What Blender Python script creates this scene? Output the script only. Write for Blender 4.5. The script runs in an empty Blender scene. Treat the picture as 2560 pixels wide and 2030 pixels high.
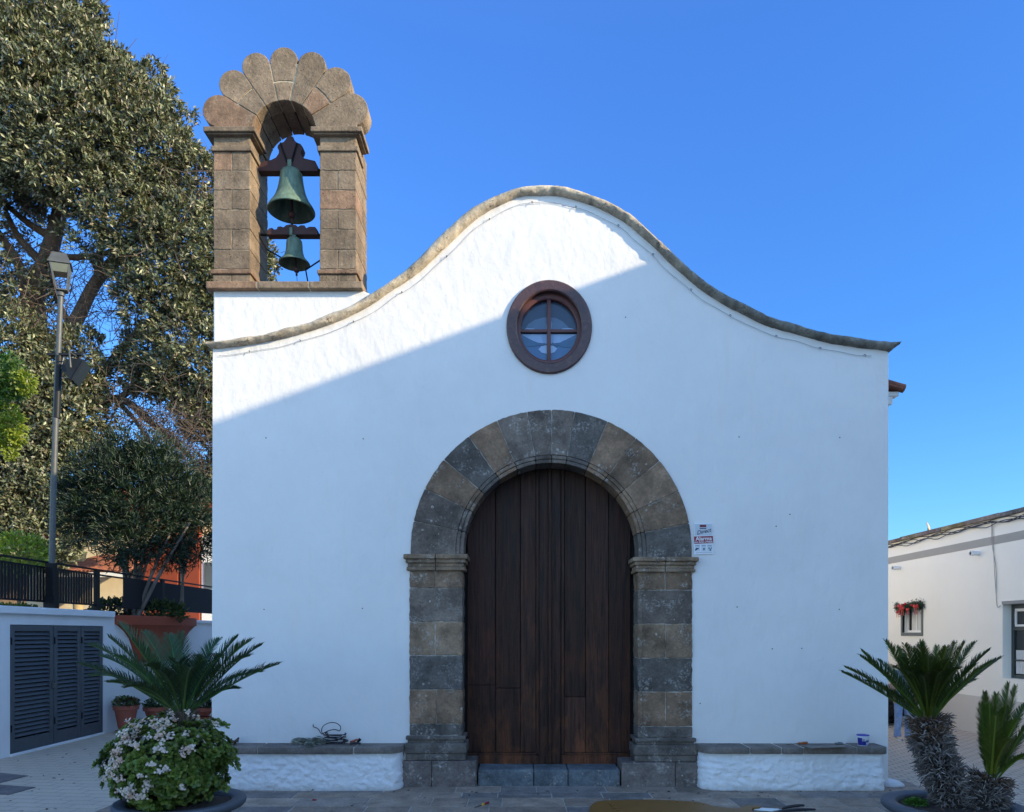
import bpy, bmesh, math, random
import numpy as np
from mathutils import Vector, Matrix
random.seed(7); rng = np.random.default_rng(11)
SC = bpy.context.scene; COL = SC.collection
F, ZF, H = 1850.0, 7.5, 1.55          # focal length in pixels, distance to the front wall, eye height
def P(px, py, y=0.0):                 # pixel -> point on the plane at depth y behind the front wall
    Z = y + ZF
    return ((px-1293)*Z/F, y, H-(py-1582)*Z/F)
def G(px, py, z=0.0):                 # pixel -> point on level ground
    Z = (H-z)*F/(py-1582)
    return ((px-1293)*Z/F, Z-ZF, z)
def PX(px, py, x):                    # pixel -> point on the plane at given x
    Z = x*F/(px-1293)
    return (x, Z-ZF, H-(py-1582)*Z/F)
ORIG = {}
def tag(o, label, cat, group=None, kind=None):
    if label: o['label'] = label
    if cat: o['category'] = cat
    if group: o['group'] = group
    if kind: o['kind'] = kind
    return o
def thing(name, loc, label, cat, group=None):
    o = bpy.data.objects.new(name, None); COL.objects.link(o)
    o.location = loc; o.empty_display_size = .1
    ORIG[o.name] = Vector(loc)
    return tag(o, label, cat, group)
def kids(o): return [c for c in bpy.data.objects if c.parent == o]
def copy_tree(o, parent=None):
    c = o.copy(); COL.objects.link(c)
    if parent: c.parent = parent
    for k in kids(o): copy_tree(k, c)
    return c
def finish(name, me, mat, parent, smooth=False, loc=None):
    for p in (mat if isinstance(mat, (list, tuple)) else [mat]): me.materials.append(p)
    if smooth: me.polygons.foreach_set('use_smooth', [True]*len(me.polygons))
    o = bpy.data.objects.new(name, me); COL.objects.link(o)
    if parent is not None:
        o.parent = parent; L = ORIG[parent.name]
    else:
        L = Vector(loc) if loc else Vector((0, 0, 0)); o.location = L
    ORIG[o.name] = L
    if L.length > 0: me.transform(Matrix.Translation(-L))
    me.update()
    return o
class MB:
    def __init__(s): s.v = []; s.f = []; s.c = []; s.m = []; s.col = (1, 1, 1); s.mi = 0
    def add(s, vs, fs):
        b = len(s.v); s.v += [tuple(v) for v in vs]; s.c += [s.col]*len(vs)
        for f in fs: s.f.append(tuple(b+i for i in f)); s.m.append(s.mi)
    def box(s, x0, x1, y0, y1, z0, z1, ch=0.0):
        if ch <= 0:
            vs = [(x, y, z) for x in (x0, x1) for y in (y0, y1) for z in (z0, z1)]
            s.add(vs, [(0,1,3,2),(4,6,7,5),(0,4,5,1),(2,3,7,6),(0,2,6,4),(1,5,7,3)]); return
        bm = bmesh.new(); bmesh.ops.create_cube(bm, size=1)
        for v in bm.verts: v.co = Vector(((x0+x1)/2+v.co.x*(x1-x0), (y0+y1)/2+v.co.y*(y1-y0), (z0+z1)/2+v.co.z*(z1-z0)))
        bmesh.ops.bevel(bm, geom=bm.edges[:], offset=ch, segments=2, affect='EDGES', profile=.5)
        s.bm(bm)
    def bm(s, bm, M=None):
        bm.verts.index_update()
        s.add([(M @ v.co if M else v.co)[:] for v in bm.verts], [[v.index for v in f.verts] for f in bm.faces]); bm.free()
    def prism(s, poly, y0, y1, ch=0.0, axis='y'):   # polygon in (x,z) pushed along y
        bm = bmesh.new()
        if axis == 'y': vs = [bm.verts.new((p[0], y0, p[1])) for p in poly]; d = Vector((0, y1-y0, 0))
        elif axis == 'x': vs = [bm.verts.new((y0, p[0], p[1])) for p in poly]; d = Vector((y1-y0, 0, 0))
        else: vs = [bm.verts.new((p[0], p[1], y0)) for p in poly]; d = Vector((0, 0, y1-y0))
        f = bm.faces.new(vs); r = bmesh.ops.extrude_face_region(bm, geom=[f])
        bmesh.ops.translate(bm, verts=[g for g in r['geom'] if isinstance(g, bmesh.types.BMVert)], vec=d)
        bmesh.ops.recalc_face_normals(bm, faces=bm.faces[:])
        if ch > 0:
            es = [e for e in bm.edges if len(e.link_faces) == 2 and e.calc_face_angle(0) > .6]
            bmesh.ops.bevel(bm, geom=es, offset=ch, segments=2, affect='EDGES', profile=.5, clamp_overlap=True)
        s.bm(bm)
    def tube(s, pts, r, n=6, cap=True):
        pts = [Vector(p) for p in pts]; k = len(pts)
        rs = r if isinstance(r, (list, tuple)) else [r]*k
        t0 = (pts[1]-pts[0]).normalized(); u = t0.orthogonal().normalized(); vs = []; fs = []
        for i, p in enumerate(pts):
            t = (pts[min(i+1, k-1)]-pts[max(i-1, 0)])
            if t.length < 1e-9: t = t0
            t.normalize(); u = (u-t*u.dot(t))
            if u.length < 1e-6: u = t.orthogonal()
            u.normalize(); w = t.cross(u)
            for j in range(n):
                a = 2*math.pi*j/n; vs.append(p+(u*math.cos(a)+w*math.sin(a))*rs[i])
        for i in range(k-1):
            for j in range(n):
                a = i*n+j; b = i*n+(j+1) % n; fs.append((a, b, b+n, a+n))
        if cap: fs.append(tuple(range(n-1, -1, -1))); fs.append(tuple((k-1)*n+j for j in range(n)))
        s.add(vs, fs)
    def lathe(s, prof, c=(0, 0, 0), n=32, sx=1, sy=1, a0=0, a1=2*math.pi, M=None):
        full = abs(a1-a0-2*math.pi) < 1e-6; m = n if full else n+1; vs = []; fs = []
        for r, z in prof:
            for j in range(m):
                a = a0+(a1-a0)*j/n; v = Vector((r*math.cos(a)*sx, r*math.sin(a)*sy, z))
                if M: v = M @ v
                vs.append(v+Vector(c))
        for i in range(len(prof)-1):
            for j in range(n):
                a = i*m+j; b = i*m+(j+1) % m; fs.append((a, b, b+m, a+m))
        s.add(vs, fs)
    def blob(s, c, r, seed=0, amp=.15, sub=2, sx=1, sy=1, sz=1):
        bm = bmesh.new(); bmesh.ops.create_icosphere(bm, subdivisions=sub, radius=1); R = random.Random(seed)
        ph = [R.uniform(0, 6) for _ in range(6)]
        for v in bm.verts:
            k = 1+amp*(math.sin(3*v.co.x+ph[0])*math.cos(4*v.co.y+ph[1])+.6*math.sin(6*v.co.z+ph[2]+3*v.co.x))
            v.co = Vector((v.co.x*r*sx*k+c[0], v.co.y*r*sy*k+c[1], v.co.z*r*sz*k+c[2]))
        s.bm(bm)
    def build(s, name, mat, parent=None, smooth=False, bevel=0, loc=None, auto=None):
        me = bpy.data.meshes.new(name); me.from_pydata(s.v, [], s.f)
        a = me.color_attributes.new('col', 'FLOAT_COLOR', 'POINT')
        c = np.ones((len(s.v), 4), np.float32)
        if s.c: c[:, :3] = np.array(s.c, np.float32)
        a.data.foreach_set('color', c.ravel())
        o = finish(name, me, mat, parent, smooth, loc)
        if isinstance(mat, (list, tuple)): me.polygons.foreach_set('material_index', s.m)
        if bevel:
            b = o.modifiers.new('bevel', 'BEVEL'); b.width = bevel; b.segments = 2; b.limit_method = 'ANGLE'; b.angle_limit = .6
        if auto is not None:
            me.polygons.foreach_set('use_smooth', [True]*len(me.polygons))
            bm = bmesh.new(); bm.from_mesh(me)
            for e in bm.edges:
                if len(e.link_faces) == 2 and e.calc_face_angle(0) > auto: e.smooth = False
            bm.to_mesh(me); bm.free()
        return o
def leaf_mesh(name, base, d, nrm, L, W, col, mat, parent, oval=False, fold=.12, curl=0.0):
    n = len(base); d = d/np.linalg.norm(d, axis=1, keepdims=True)
    s = np.cross(d, nrm); s /= np.linalg.norm(s, axis=1, keepdims=True)+1e-9
    u = np.cross(s, d); L = L[:, None]; W = W[:, None]
    if oval:
        vs = np.stack([base, base+d*L*.38+s*W*.36+u*fold*L, base+d*L*.76+s*W*.46+u*fold*L*.9,
                       base+d*L+u*curl*L, base+d*L*.76-s*W*.46+u*fold*L*.9, base+d*L*.38-s*W*.36+u*fold*L], 1)
        k = 6; fi = np.array([[0, 1, 2, 3], [0, 3, 4, 5]])
    else:
        vs = np.stack([base, base+d*L*.5+s*W*.5+u*fold*L, base+d*L+u*curl*L, base+d*L*.5-s*W*.5+u*fold*L], 1)
        k = 4; fi = np.array([[0, 1, 2], [0, 2, 3]])
    fs = (np.arange(n)[:, None, None]*k+fi[None]).reshape(-1, fi.shape[1])
    me = bpy.data.meshes.new(name)
    me.vertices.add(n*k); me.vertices.foreach_set('co', vs.reshape(-1).astype(np.float32))
    nf, q = fs.shape
    me.loops.add(nf*q); me.loops.foreach_set('vertex_index', fs.ravel().astype(np.int32))
    me.polygons.add(nf); me.polygons.foreach_set('loop_start', (np.arange(nf)*q).astype(np.int32))
    me.update(calc_edges=True); me.validate()
    a = me.color_attributes.new('col', 'FLOAT_COLOR', 'POINT')
    c = np.ones((n*k, 4), np.float32); c[:, :3] = np.repeat(col, k, axis=0)
    a.data.foreach_set('color', c.ravel())
    return finish(name, me, mat, parent)
def rough_poly(poly, R, amp=.003, step=.035):
    out = []; n = len(poly)
    for i in range(n):
        p = Vector(poly[i]); q = Vector(poly[(i+1) % n]); k = max(1, int((q-p).length/step)); t = (q-p).normalized() if (q-p).length > 1e-6 else Vector((1, 0)); nn = Vector((-t.y, t.x))
        for j in range(k): out.append(p.lerp(q, j/k)+nn*R.gauss(0, amp*(1 if j else .6)))
    return [tuple(p) for p in out]
def interp(tab, x):
    for (a, b), (c, d) in zip(tab, tab[1:]):
        if x <= c: return b+(d-b)*(x-a)/(c-a)
    return tab[-1][1]
def catmull(pts, k=6):
    out = []; n = len(pts)
    for i in range(n-1):
        p0, p1, p2, p3 = (Vector(pts[max(i-1, 0)]), Vector(pts[i]), Vector(pts[i+1]), Vector(pts[min(i+2, n-1)]))
        for j in range(k):
            t = j/k; out.append(.5*((2*p1)+(p2-p0)*t+(2*p0-5*p1+4*p2-p3)*t*t+(3*p1-p0-3*p2+p3)*t**3))
    out.append(Vector(pts[-1])); return out
# ---------------------------------------------------------------- materials
class NM:
    def __init__(s, name):
        s.m = bpy.data.materials.new(name); s.m.use_nodes = True; s.t = s.m.node_tree
        s.b = s.t.nodes['Principled BSDF']; s.out = s.t.nodes['Material Output']
        s.tc = s.n('ShaderNodeTexCoord').outputs['Object']
    def n(s, t, **kw):
        x = s.t.nodes.new(t)
        for k, v in kw.items(): setattr(x, k, v)
        return x
    def put(s, sock, v):
        if hasattr(v, 'is_output'): s.t.links.new(v, sock)
        elif isinstance(v, (tuple, list)) and len(v) == 3 and sock.type == 'RGBA': sock.default_value = (*v, 1)
        else: sock.default_value = v
    def map(s, scale=(1, 1, 1), rot=(0, 0, 0), loc=(0, 0, 0), v=None):
        x = s.n('ShaderNodeMapping'); s.put(x.inputs['Vector'], v or s.tc)
        x.inputs['Scale'].default_value = scale; x.inputs['Rotation'].default_value = rot; x.inputs['Location'].default_value = loc
        return x.outputs[0]
    def noise(s, scale, detail=4, rough=.55, v=None, dist=0, col=False):
        x = s.n('ShaderNodeTexNoise'); s.put(x.inputs['Vector'], v or s.tc)
        x.inputs['Scale'].default_value = scale; x.inputs['Detail'].default_value = detail; x.inputs['Roughness'].default_value = rough
        x.inputs['Distortion'].default_value = dist
        return x.outputs['Color' if col else 'Fac']
    def vor(s, scale, v=None, feat='F1', out='Distance', rnd=1):
        x = s.n('ShaderNodeTexVoronoi', feature=feat); s.put(x.inputs['Vector'], v or s.tc)
        x.inputs['Scale'].default_value = scale; x.inputs['Randomness'].default_value = rnd
        return x.outputs[out]
    def ramp(s, fac, *st, mode='LINEAR'):
        x = s.n('ShaderNodeValToRGB'); s.put(x.inputs[0], fac); cr = x.color_ramp; cr.interpolation = mode
        while len(cr.elements) < len(st): cr.elements.new(.5)
        for e, (p, c) in zip(cr.elements, st):
            e.position = p; e.color = (c, c, c, 1) if isinstance(c, (int, float)) else (*c, 1)
        return x.outputs[0]
    def mix(s, fac, a, b, mode='MIX'):
        x = s.n('ShaderNodeMix', data_type='RGBA', blend_type=mode)
        s.put(x.inputs[0], fac); s.put(x.inputs[6], a); s.put(x.inputs[7], b); return x.outputs[2]
    def math(s, op, a, b=0.0, clamp=False):
        x = s.n('ShaderNodeMath', operation=op, use_clamp=clamp); s.put(x.inputs[0], a); s.put(x.inputs[1], b); return x.outputs[0]
    def attr(s, name='col'): return s.n('ShaderNodeAttribute', attribute_name=name).outputs['Color']
    def bump(s, h, strength=1, dist=.01, normal=None):
        x = s.n('ShaderNodeBump'); x.inputs['Strength'].default_value = strength; x.inputs['Distance'].default_value = dist
        s.put(x.inputs['Height'], h)
        if normal: s.put(x.inputs['Normal'], normal)
        return x.outputs[0]
    def sep(s, v=None):
        x = s.n('ShaderNodeSeparateXYZ'); s.put(x.inputs[0], v or s.tc); return x.outputs
    def set(s, col=None, rough=None, normal=None, metal=None, spec=None, **kw):
        if col is not None: s.put(s.b.inputs['Base Color'], col)
        if rough is not None: s.put(s.b.inputs['Roughness'], rough)
        if normal is not None: s.put(s.b.inputs['Normal'], normal)
        if metal is not None: s.put(s.b.inputs['Metallic'], metal)
        if spec is not None: s.put(s.b.inputs['Specular IOR Level'], spec)
        for k, v in kw.items(): s.put(s.b.inputs[k], v)
        return s.m
    def translucent(s, col, fac, normal=None):
        tr = s.n('ShaderNodeBsdfTranslucent'); s.put(tr.inputs[0], col)
        mx = s.n('ShaderNodeMixShader'); mx.inputs[0].default_value = fac
        s.t.links.new(s.b.outputs[0], mx.inputs[1]); s.t.links.new(tr.outputs[0], mx.inputs[2])
        s.t.links.new(mx.outputs[0], s.out.inputs[0]); return s.m
def m_plaster(name, base, coarse=.012, fine=.004, stain=.06, sc=1.0):
    k = NM(name); v = k.map((1.5, 1, 1), rot=(0, .35, 0))
    big = k.noise(4.2*sc, 2, .5, v=v, dist=.3); mid = k.noise(7.5*sc, 6, .6, v=k.map((1.25, 1, .9), rot=(0, .6, 0)), dist=.1); fin = k.noise(34*sc, 5, .65)
    st = k.noise(1.1, 5, .65); st2 = k.noise(2.2, 6, .7, v=k.map((3, 1, .35)))
    c = k.mix(k.ramp(st, (.35, 0.0), (.75, 1.0)), base, tuple(x*(1-stain) for x in base))
    c = k.mix(k.ramp(st2, (.58, 0.0), (.8, .5)), c, tuple(a*b for a, b in zip(base, (.93, .88, .8))))
    spots = k.ramp(k.vor(7.0), (.018, 1.0), (.03, 0.0)); pick = k.ramp(k.noise(3.1, 1), (.62, 0.0), (.64, 1.0))
    c = k.mix(k.math('MULTIPLY', k.math('MULTIPLY', spots, pick), .55), c, (.22, .21, .2))
    n = k.bump(big, 1, coarse*1.3); n = k.bump(mid, 1, coarse*.9, n); n = k.bump(fin, 1, fine*.6, n)
    return k.set(c, .85, n, spec=.25)
def m_rough(name, base):
    k = NM(name); v = k.map((1, 1, 1.25), rot=(0, .5, 0)); a = k.noise(16, 4, .6, v=v, dist=1.1); b = k.noise(60, 3, .6)
    c = k.mix(k.ramp(k.noise(2.5, 4), (.4, 0.0), (.8, .35)), base, tuple(x*.85 for x in base))
    z = k.sep()[2]; dirt = k.math('MULTIPLY', k.ramp(k.math('ADD', z, k.math('MULTIPLY', k.noise(9, 4), .12)), (.06, 1.0), (.14, 0.0)), .55)
    c = k.mix(dirt, c, (.3, .28, .25))
    return k.set(c, .9, k.bump(b, 1, .004, k.bump(a, 1, .012)), spec=.2)
def m_stone(name, tint=(1, 1, 1), pits=1.0, lichen=.5, rough=.88, bump=.006, lich=(.42, .41, .38), var=.35, flecks=0.0):
    k = NM(name); c0 = k.mix(1, k.attr(), tint, 'MULTIPLY')
    n1 = k.noise(4.5, 6, .65); n2 = k.noise(38, 4, .65)
    c = k.mix(k.ramp(n1, (.3, 0.0), (.7, 1.0)), k.mix(1, c0, (1-var,)*3, 'MULTIPLY'), k.mix(1, c0, (1+var,)*3, 'MULTIPLY'))
    c = k.mix(k.ramp(n2, (.4, .0), (.68, .8)), c, k.mix(1, c, (1.5, 1.45, 1.4), 'MULTIPLY'))
    pit = k.ramp(k.vor(26, v=k.map((1, 1, 1), v=k.noise(5, 2, col=True) if False else None)), (.10, 1.0), (.16, 0.0))
    sel = k.ramp(k.noise(13, 2), (.5, 0.0), (.6, 1.0)); pit = k.math('MULTIPLY', pit, sel)
    c = k.mix(k.math('MULTIPLY', pit, .75*pits), c, (.02, .018, .017))
    li = k.math('MULTIPLY', k.ramp(k.noise(6, 6, .75), (.53, 0.0), (.64, 1.0)), k.ramp(k.noise(48, 4, .75), (.47, 0.0), (.6, 1.0)))
    c = k.mix(k.math('MULTIPLY', li, lichen), c, lich)
    if flecks:
        fl = k.math('MULTIPLY', k.ramp(k.vor(11, v=k.map((1, .2, 1)), rnd=.9), (.13, 1.0), (.17, 0.0)), k.ramp(k.noise(3.6, 2), (.54, 0.0), (.58, 1.0)))
        fl = k.math('MULTIPLY', fl, k.ramp(k.noise(70, 3, .7), (.38, 0.0), (.5, 1.0)))
        c = k.mix(k.math('MULTIPLY', fl, flecks), c, (.42, .38, .33))
    h = k.math('SUBTRACT', k.math('ADD', k.math('MULTIPLY', n2, .6), k.math('MULTIPLY', k.noise(10, 4), .8)), k.math('MULTIPLY', pit, .9*pits))
    return k.set(c, rough, k.bump(h, 1, bump), spec=.3)
def m_plain(name, col, rough=.6, metal=0, bump=0, bs=30, var=.12, vs=6, spec=.5):
    k = NM(name); n = k.noise(vs, 4, .6)
    c = k.mix(n, tuple(x*(1-var) for x in col), tuple(min(1, x*(1+var)) for x in col))
    nm = k.bump(k.noise(bs, 4), 1, bump) if bump else None
    return k.set(c, rough, nm, metal, spec)
def m_vcol(name, rough=.6, spec=.4, trans=0, var=.15, vs=20, bump=0):
    k = NM(name); c = k.attr(); n = k.noise(vs, 3)
    c = k.mix(n, k.mix(1, c, (1-var,)*3, 'MULTIPLY'), k.mix(1, c, (1+var,)*3, 'MULTIPLY'))
    k.set(c, rough, k.bump(n, 1, bump) if bump else None, spec=spec)
    if trans: return k.translucent(k.mix(1, c, (1.6, 1.9, .7), 'MULTIPLY'), trans)
    return k.m
MT = {}
MT['wall'] = m_plaster('white_plaster', (.735, .712, .68), coarse=.009, stain=.09)
MT['belwall'] = m_plaster('white_plaster_belfry', (.735, .712, .68), sc=1.2, coarse=.009, stain=.09)
MT['rough'] = m_rough('rough_white_plaster', (.76, .76, .76))
MT['side'] = m_plaster('side_white_plaster', (.90, .87, .80), coarse=.004)
MT['terr'] = m_plaster('terrace_plaster', (.66, .68, .70), coarse=.005, stain=.14)
MT['house'] = m_plaster('cream_plaster', (.90, .86, .76), coarse=.003, fine=.002, stain=.04)
MT['tuff'] = m_stone('brown_tuff', pits=1.0, lichen=.3, lich=(.33, .29, .21), bump=.014, var=.4)
MT['basalt'] = m_stone('basalt', pits=1.0, lichen=.75, var=.5, lich=(.36, .33, .29), bump=.011, flecks=.9)
MT['mortar'] = m_stone('lime_mortar', pits=.2, lichen=.3, lich=(.6, .55, .45))
MT['coping'] = m_stone('coping_stone', pits=.5, lichen=.9, lich=(.045, .04, .035), bump=.014, var=.4)
MT['flag'] = m_stone('flagstone', pits=.35, lichen=.45, lich=(.25, .25, .24), bump=.004, rough=.75)
def door_mat():
    k = NM('old_door_wood'); v = k.map((26, 26, 1.2)); g = k.noise(1.6, 6, .65, v=v, dist=.8); g2 = k.noise(3.2, 4, .6, v=k.map((60, 60, 2)))
    patch = k.noise(2.6, 6, .7, v=k.map((2.2, 1, .8)))
    c = k.mix(k.ramp(g, (.38, 0.0), (.62, 1.0)), (.012, .0058, .0045), (.052, .021, .013))
    z = k.sep()[2]; low = k.ramp(z, (.2, 1.0), (.75, .12))   # Object z, worn varnish on the lower boards
    w = k.math('MULTIPLY', k.ramp(patch, (.45, 0.0), (.62, 1.0)), k.ramp(g2, (.35, .15), (.62, 1.0)))
    zz = k.n('ShaderNodeMapRange'); k.put(zz.inputs[0], z); zz.inputs[1].default_value = .2; zz.inputs[2].default_value = 2.4; zz.inputs[3].default_value = 1; zz.inputs[4].default_value = .12
    w = k.math('MULTIPLY', w, zz.outputs[0])
    c = k.mix(k.ramp(k.noise(3.5, 5, .7, v=k.map((5, 1, .5))), (.5, 0.0), (.72, .7)), c, (.062, .026, .016)); c = k.mix(w, c, (.15, .052, .022)); c = k.mix(1, c, k.attr(), 'MULTIPLY'); c = k.mix(k.ramp(g2, (.66, 0.0), (.8, .6)), c, (.006, .004, .004))
    return k.set(c, k.ramp(patch, (.3, .42), (.7, .6)), k.bump(k.math('ADD', g, k.math('MULTIPLY', g2, .6)), 1, .009), spec=.22)
MT['door'] = door_mat()
def leaf_mat(name, rough, trans, spec=.5):
    k = NM(name); c = k.attr(); geo = k.n('ShaderNodeNewGeometry').outputs['Backfacing']
    k.set(c, rough, spec=spec)
    return k.translucent(k.mix(1, c, (1.7, 1.9, .7), 'MULTIPLY'), trans)
MT['ficus'] = leaf_mat('fig_leaf', .42, .10, .55)
MT['oleander'] = leaf_mat('narrow_leaf', .5, .12)
MT['bright'] = leaf_mat('thin_bright_leaf', .5, .4)
MT['cycad'] = leaf_mat('cycad_leaflet', .5, .06, .25)
MT['jade'] = leaf_mat('succulent_leaf', .4, .12, .3)
MT['petal'] = leaf_mat('petal', .7, .25)
MT['stub'] = m_vcol('dead_leaf_base', .85, .2)
MT['bark'] = m_plain('bark', (.11, .075, .05), .9, bump=.02, bs=18, var=.4)
MT['twig'] = m_plain('twig_bark', (.085, .06, .045), .9, var=.4)
MT['iron'] = m_plain('black_iron', (.006, .006, .007), .6, var=.3, spec=.2)
MT['lamp'] = m_plain('weathered_grey_steel', (.075, .078, .075), .55, metal=.3, var=.35, vs=14, bump=.001, bs=60)
MT['lampdark'] = m_plain('dark_lamp_paint', (.011, .012, .012), .5, var=.3, spec=.25)
MT['glass'] = m_plain('dull_glass', (.11, .12, .09), .25, var=.2)
MT['pot'] = m_plain('grey_planter', (.07, .08, .095), .6, var=.18, bump=.002, bs=50)
MT['terra'] = m_plain('terracotta', (.26, .07, .045), .75, var=.2, bump=.002)
MT['soil'] = m_plain('soil', (.045, .03, .022), .95, bump=.03, bs=40, var=.5, vs=30)
MT['orange'] = m_plain('orange_paint', (.24, .045, .018), .8, var=.1, bump=.002)
MT['louver'] = m_plain('blue_grey_louver_paint', (.062, .072, .085), .55, var=.22, spec=.3)
MT['dark'] = m_plain('dark_void', (.008, .008, .009), .8)
MT['green'] = m_plain('dark_green_paint', (.05, .065, .06), .5)
MT['whitepaint'] = m_plain('white_gloss_paint', (.8, .8, .78), .5, var=.04)
MT['curtain'] = m_plain('net_curtain', (.62, .62, .6), .9, var=.1, vs=30)
MT['wood'] = m_plain('yoke_wood', (.045, .016, .014), .7, bump=.003, bs=40, var=.45, vs=14)
def bell_mat():
    k = NM('verdigris_bronze'); v = k.map((1, 1, .25)); n = k.noise(14, 6, .7, v=v); n2 = k.noise(6, 4)
    c = k.ramp(n, (.3, (.05, .10, .075)), (.55, (.15, .22, .15)), (.75, (.32, .36, .24)))
    c = k.mix(k.ramp(n2, (.45, 0.0), (.75, .7)), c, (.06, .085, .065))
    return k.set(c, .6, k.bump(n, 1, .003), metal=.1)
MT['bell'] = bell_mat()
def tile_mat():
    k = NM('clay_tile'); n = k.noise(9, 5); c = k.ramp(n, (.3, (.12, .04, .025)), (.7, (.3, .11, .06)))
    return k.set(c, .85, k.bump(n, 1, .01))
MT['tile'] = tile_mat()
def frame_mat():
    k = NM('marbled_window_frame'); v = k.noise(5, 3, col=True); n = k.noise(11, 7, .75, dist=2.2); m = k.noise(23, 6, .8, dist=3)
    c = k.ramp(n, (.3, (.026, .015, .017)), (.55, (.07, .03, .027)), (.72, (.12, .07, .055)))
    c = k.mix(k.ramp(m, (.60, 0.0), (.70, .75)), c, (.4, .26, .17))
    return k.set(c, .4, k.bump(n, 1, .002), spec=.5)
MT['wframe'] = frame_mat()
MT['sash'] = m_plain('red_brown_sash', (.10, .032, .028), .5, var=.3)
# ================================================================= church
church = thing('church', (.344, .25, 0), 'white plastered church with a curved gable and a stone bell arch on its left shoulder', 'church')
def zc1(x, y): return (510+.41744*x, 440+.41744*y)
def zc2(x, y): return (1360+.41744*x, 440+.41744*y)
U = [(22,1008,1022),(60,1001,1034),(130,995,1030),(300,968,1008),(400,950,990),(520,912,962),(640,885,930),(780,825,880),(880,790,840),(1010,710,768),(1120,640,692),(1190,590,648),(1300,495,570),(1400,385,475),(1500,290,382),(1600,208,285),(1700,155,215),(1800,110,165),(1900,80,125)]
V = [(0,68,118),(100,75,125),(200,100,150),(300,135,185),(400,175,230),(500,232,292),(560,280,342),(660,375,430),(740,450,510),(840,545,600),(920,610,668),(1000,672,725),(1100,730,785),(1180,770,825),(1300,830,885),(1400,870,920),(1500,895,945),(1600,930,975),(1700,955,1000),(1800,968,1018),(1900,985,1032),(2000,997,1042),(2065,1003,1052),(2085,1004,1040),(2118,1008,1014)]
ST = [zc1(a, b)+(zc1(a, c)[1],) for a, b, c in U]+[zc2(a, b)+(zc2(a, c)[1],) for a, b, c in V]
up = [Vector(P(a, b)) for a, b, c in ST]; lo = [Vector(P(a, c)) for a, b, c in ST]
up = catmull(up, 5); lo = catmull(lo, 5)
mid = [(a+b)/2 for a, b in zip(up, lo)]
XL, XR = P(532, 870)[0], P(2221, 878)[0]
CX, CZ = .344, 2.385
def arc(cx, cz, r, a0, a1, n, rz=None):
    rz = rz or r
    return [(cx+r*math.cos(math.radians(a0+(a1-a0)*i/n)), cz+rz*math.sin(math.radians(a0+(a1-a0)*i/n))) for i in range(n+1)]
WX, WZ = P(1373, 819)[0], P(1373, 819)[2]
# front wall with the door opening and the round window opening
outl = [(XL-.012, -.05), (CX-1.33, -.05)]+arc(CX, CZ, 1.33, 180, 0, 40)+[(CX+1.33, -.05), (XR-.004, -.05)]
top = [(p.x, p.z) for p in mid if XL < p.x < XR]
outl += [(XR, top[-1][1]-.004)]+top[::-1]+[(XL, top[0][1]+.004)]
hole = arc(WX, WZ, .40, 0, 360, 48, .44)[:-1]
bm = bmesh.new(); es = []
for loop in (outl, hole):
    vs = [bm.verts.new((x, 0, z)) for x, z in loop]
    es += [bm.edges.new((vs[i], vs[(i+1) % len(vs)])) for i in range(len(vs))]
bmesh.ops.triangle_fill(bm, edges=es, use_beauty=True, use_dissolve=False)
r = bmesh.ops.extrude_face_region(bm, geom=bm.faces[:])
bmesh.ops.translate(bm, verts=[g for g in r['geom'] if isinstance(g, bmesh.types.BMVert)], vec=(0, .5, 0))
bmesh.ops.recalc_face_normals(bm, faces=bm.faces[:])
m = MB(); m.bm(bm); fw = m.build('front_wall', MT['wall'], church)
# coping swept along the gable
m = MB(); R = random.Random(3); sec = [(.52, .02), (-.02, .0), (-.052, .08), (-.072, .3), (-.078, .6), (-.062, .86), (-.025, 1.0), (.52, .98)]
vs = []; fs = []; cs = []; k = len(sec); jit = 0; nxt = 0; L = 0
def hsh(a): return math.sin(a*127.1)*43758.5453 % 1
for i, (a, b) in enumerate(zip(lo, up)):
    if i: L += (mid[i]-mid[i-1]).length
    if L >= nxt: jit = R.uniform(-.006, .006); nxt = L+R.uniform(.35, .6); joint = True
    else: joint = False
    t = i/len(lo); w = min(1, max(0, (a.x-.6)/1.6)); base = Vector((.37, .315, .235)).lerp(Vector((.15, .14, .118)), w)  # sunlit left and shaded right put into the stone tone, along with dirt
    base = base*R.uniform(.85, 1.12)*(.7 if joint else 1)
    for j, (y, q) in enumerate(sec):
        p = a.lerp(b, q); n = .0035*(math.sin(i*1.7+j*2.1)+math.sin(i*.63+j*1.3)+2*hsh(i*7+j)-1)
        yy = y+(jit+n+(.007 if joint else 0) if y < .3 else 0)
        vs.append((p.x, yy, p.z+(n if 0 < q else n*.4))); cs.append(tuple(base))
for i in range(len(lo)-1):
    for j in range(k):
        A = i*k+j; B = i*k+(j+1) % k; fs.append((A, B, B+k, A+k))
fs.append(tuple(range(k))); fs.append(tuple((len(lo)-1)*k+j for j in range(k-1, -1, -1)))
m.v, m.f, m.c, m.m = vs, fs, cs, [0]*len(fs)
cop = m.build('coping', MT['coping'], church, auto=.9)
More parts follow.
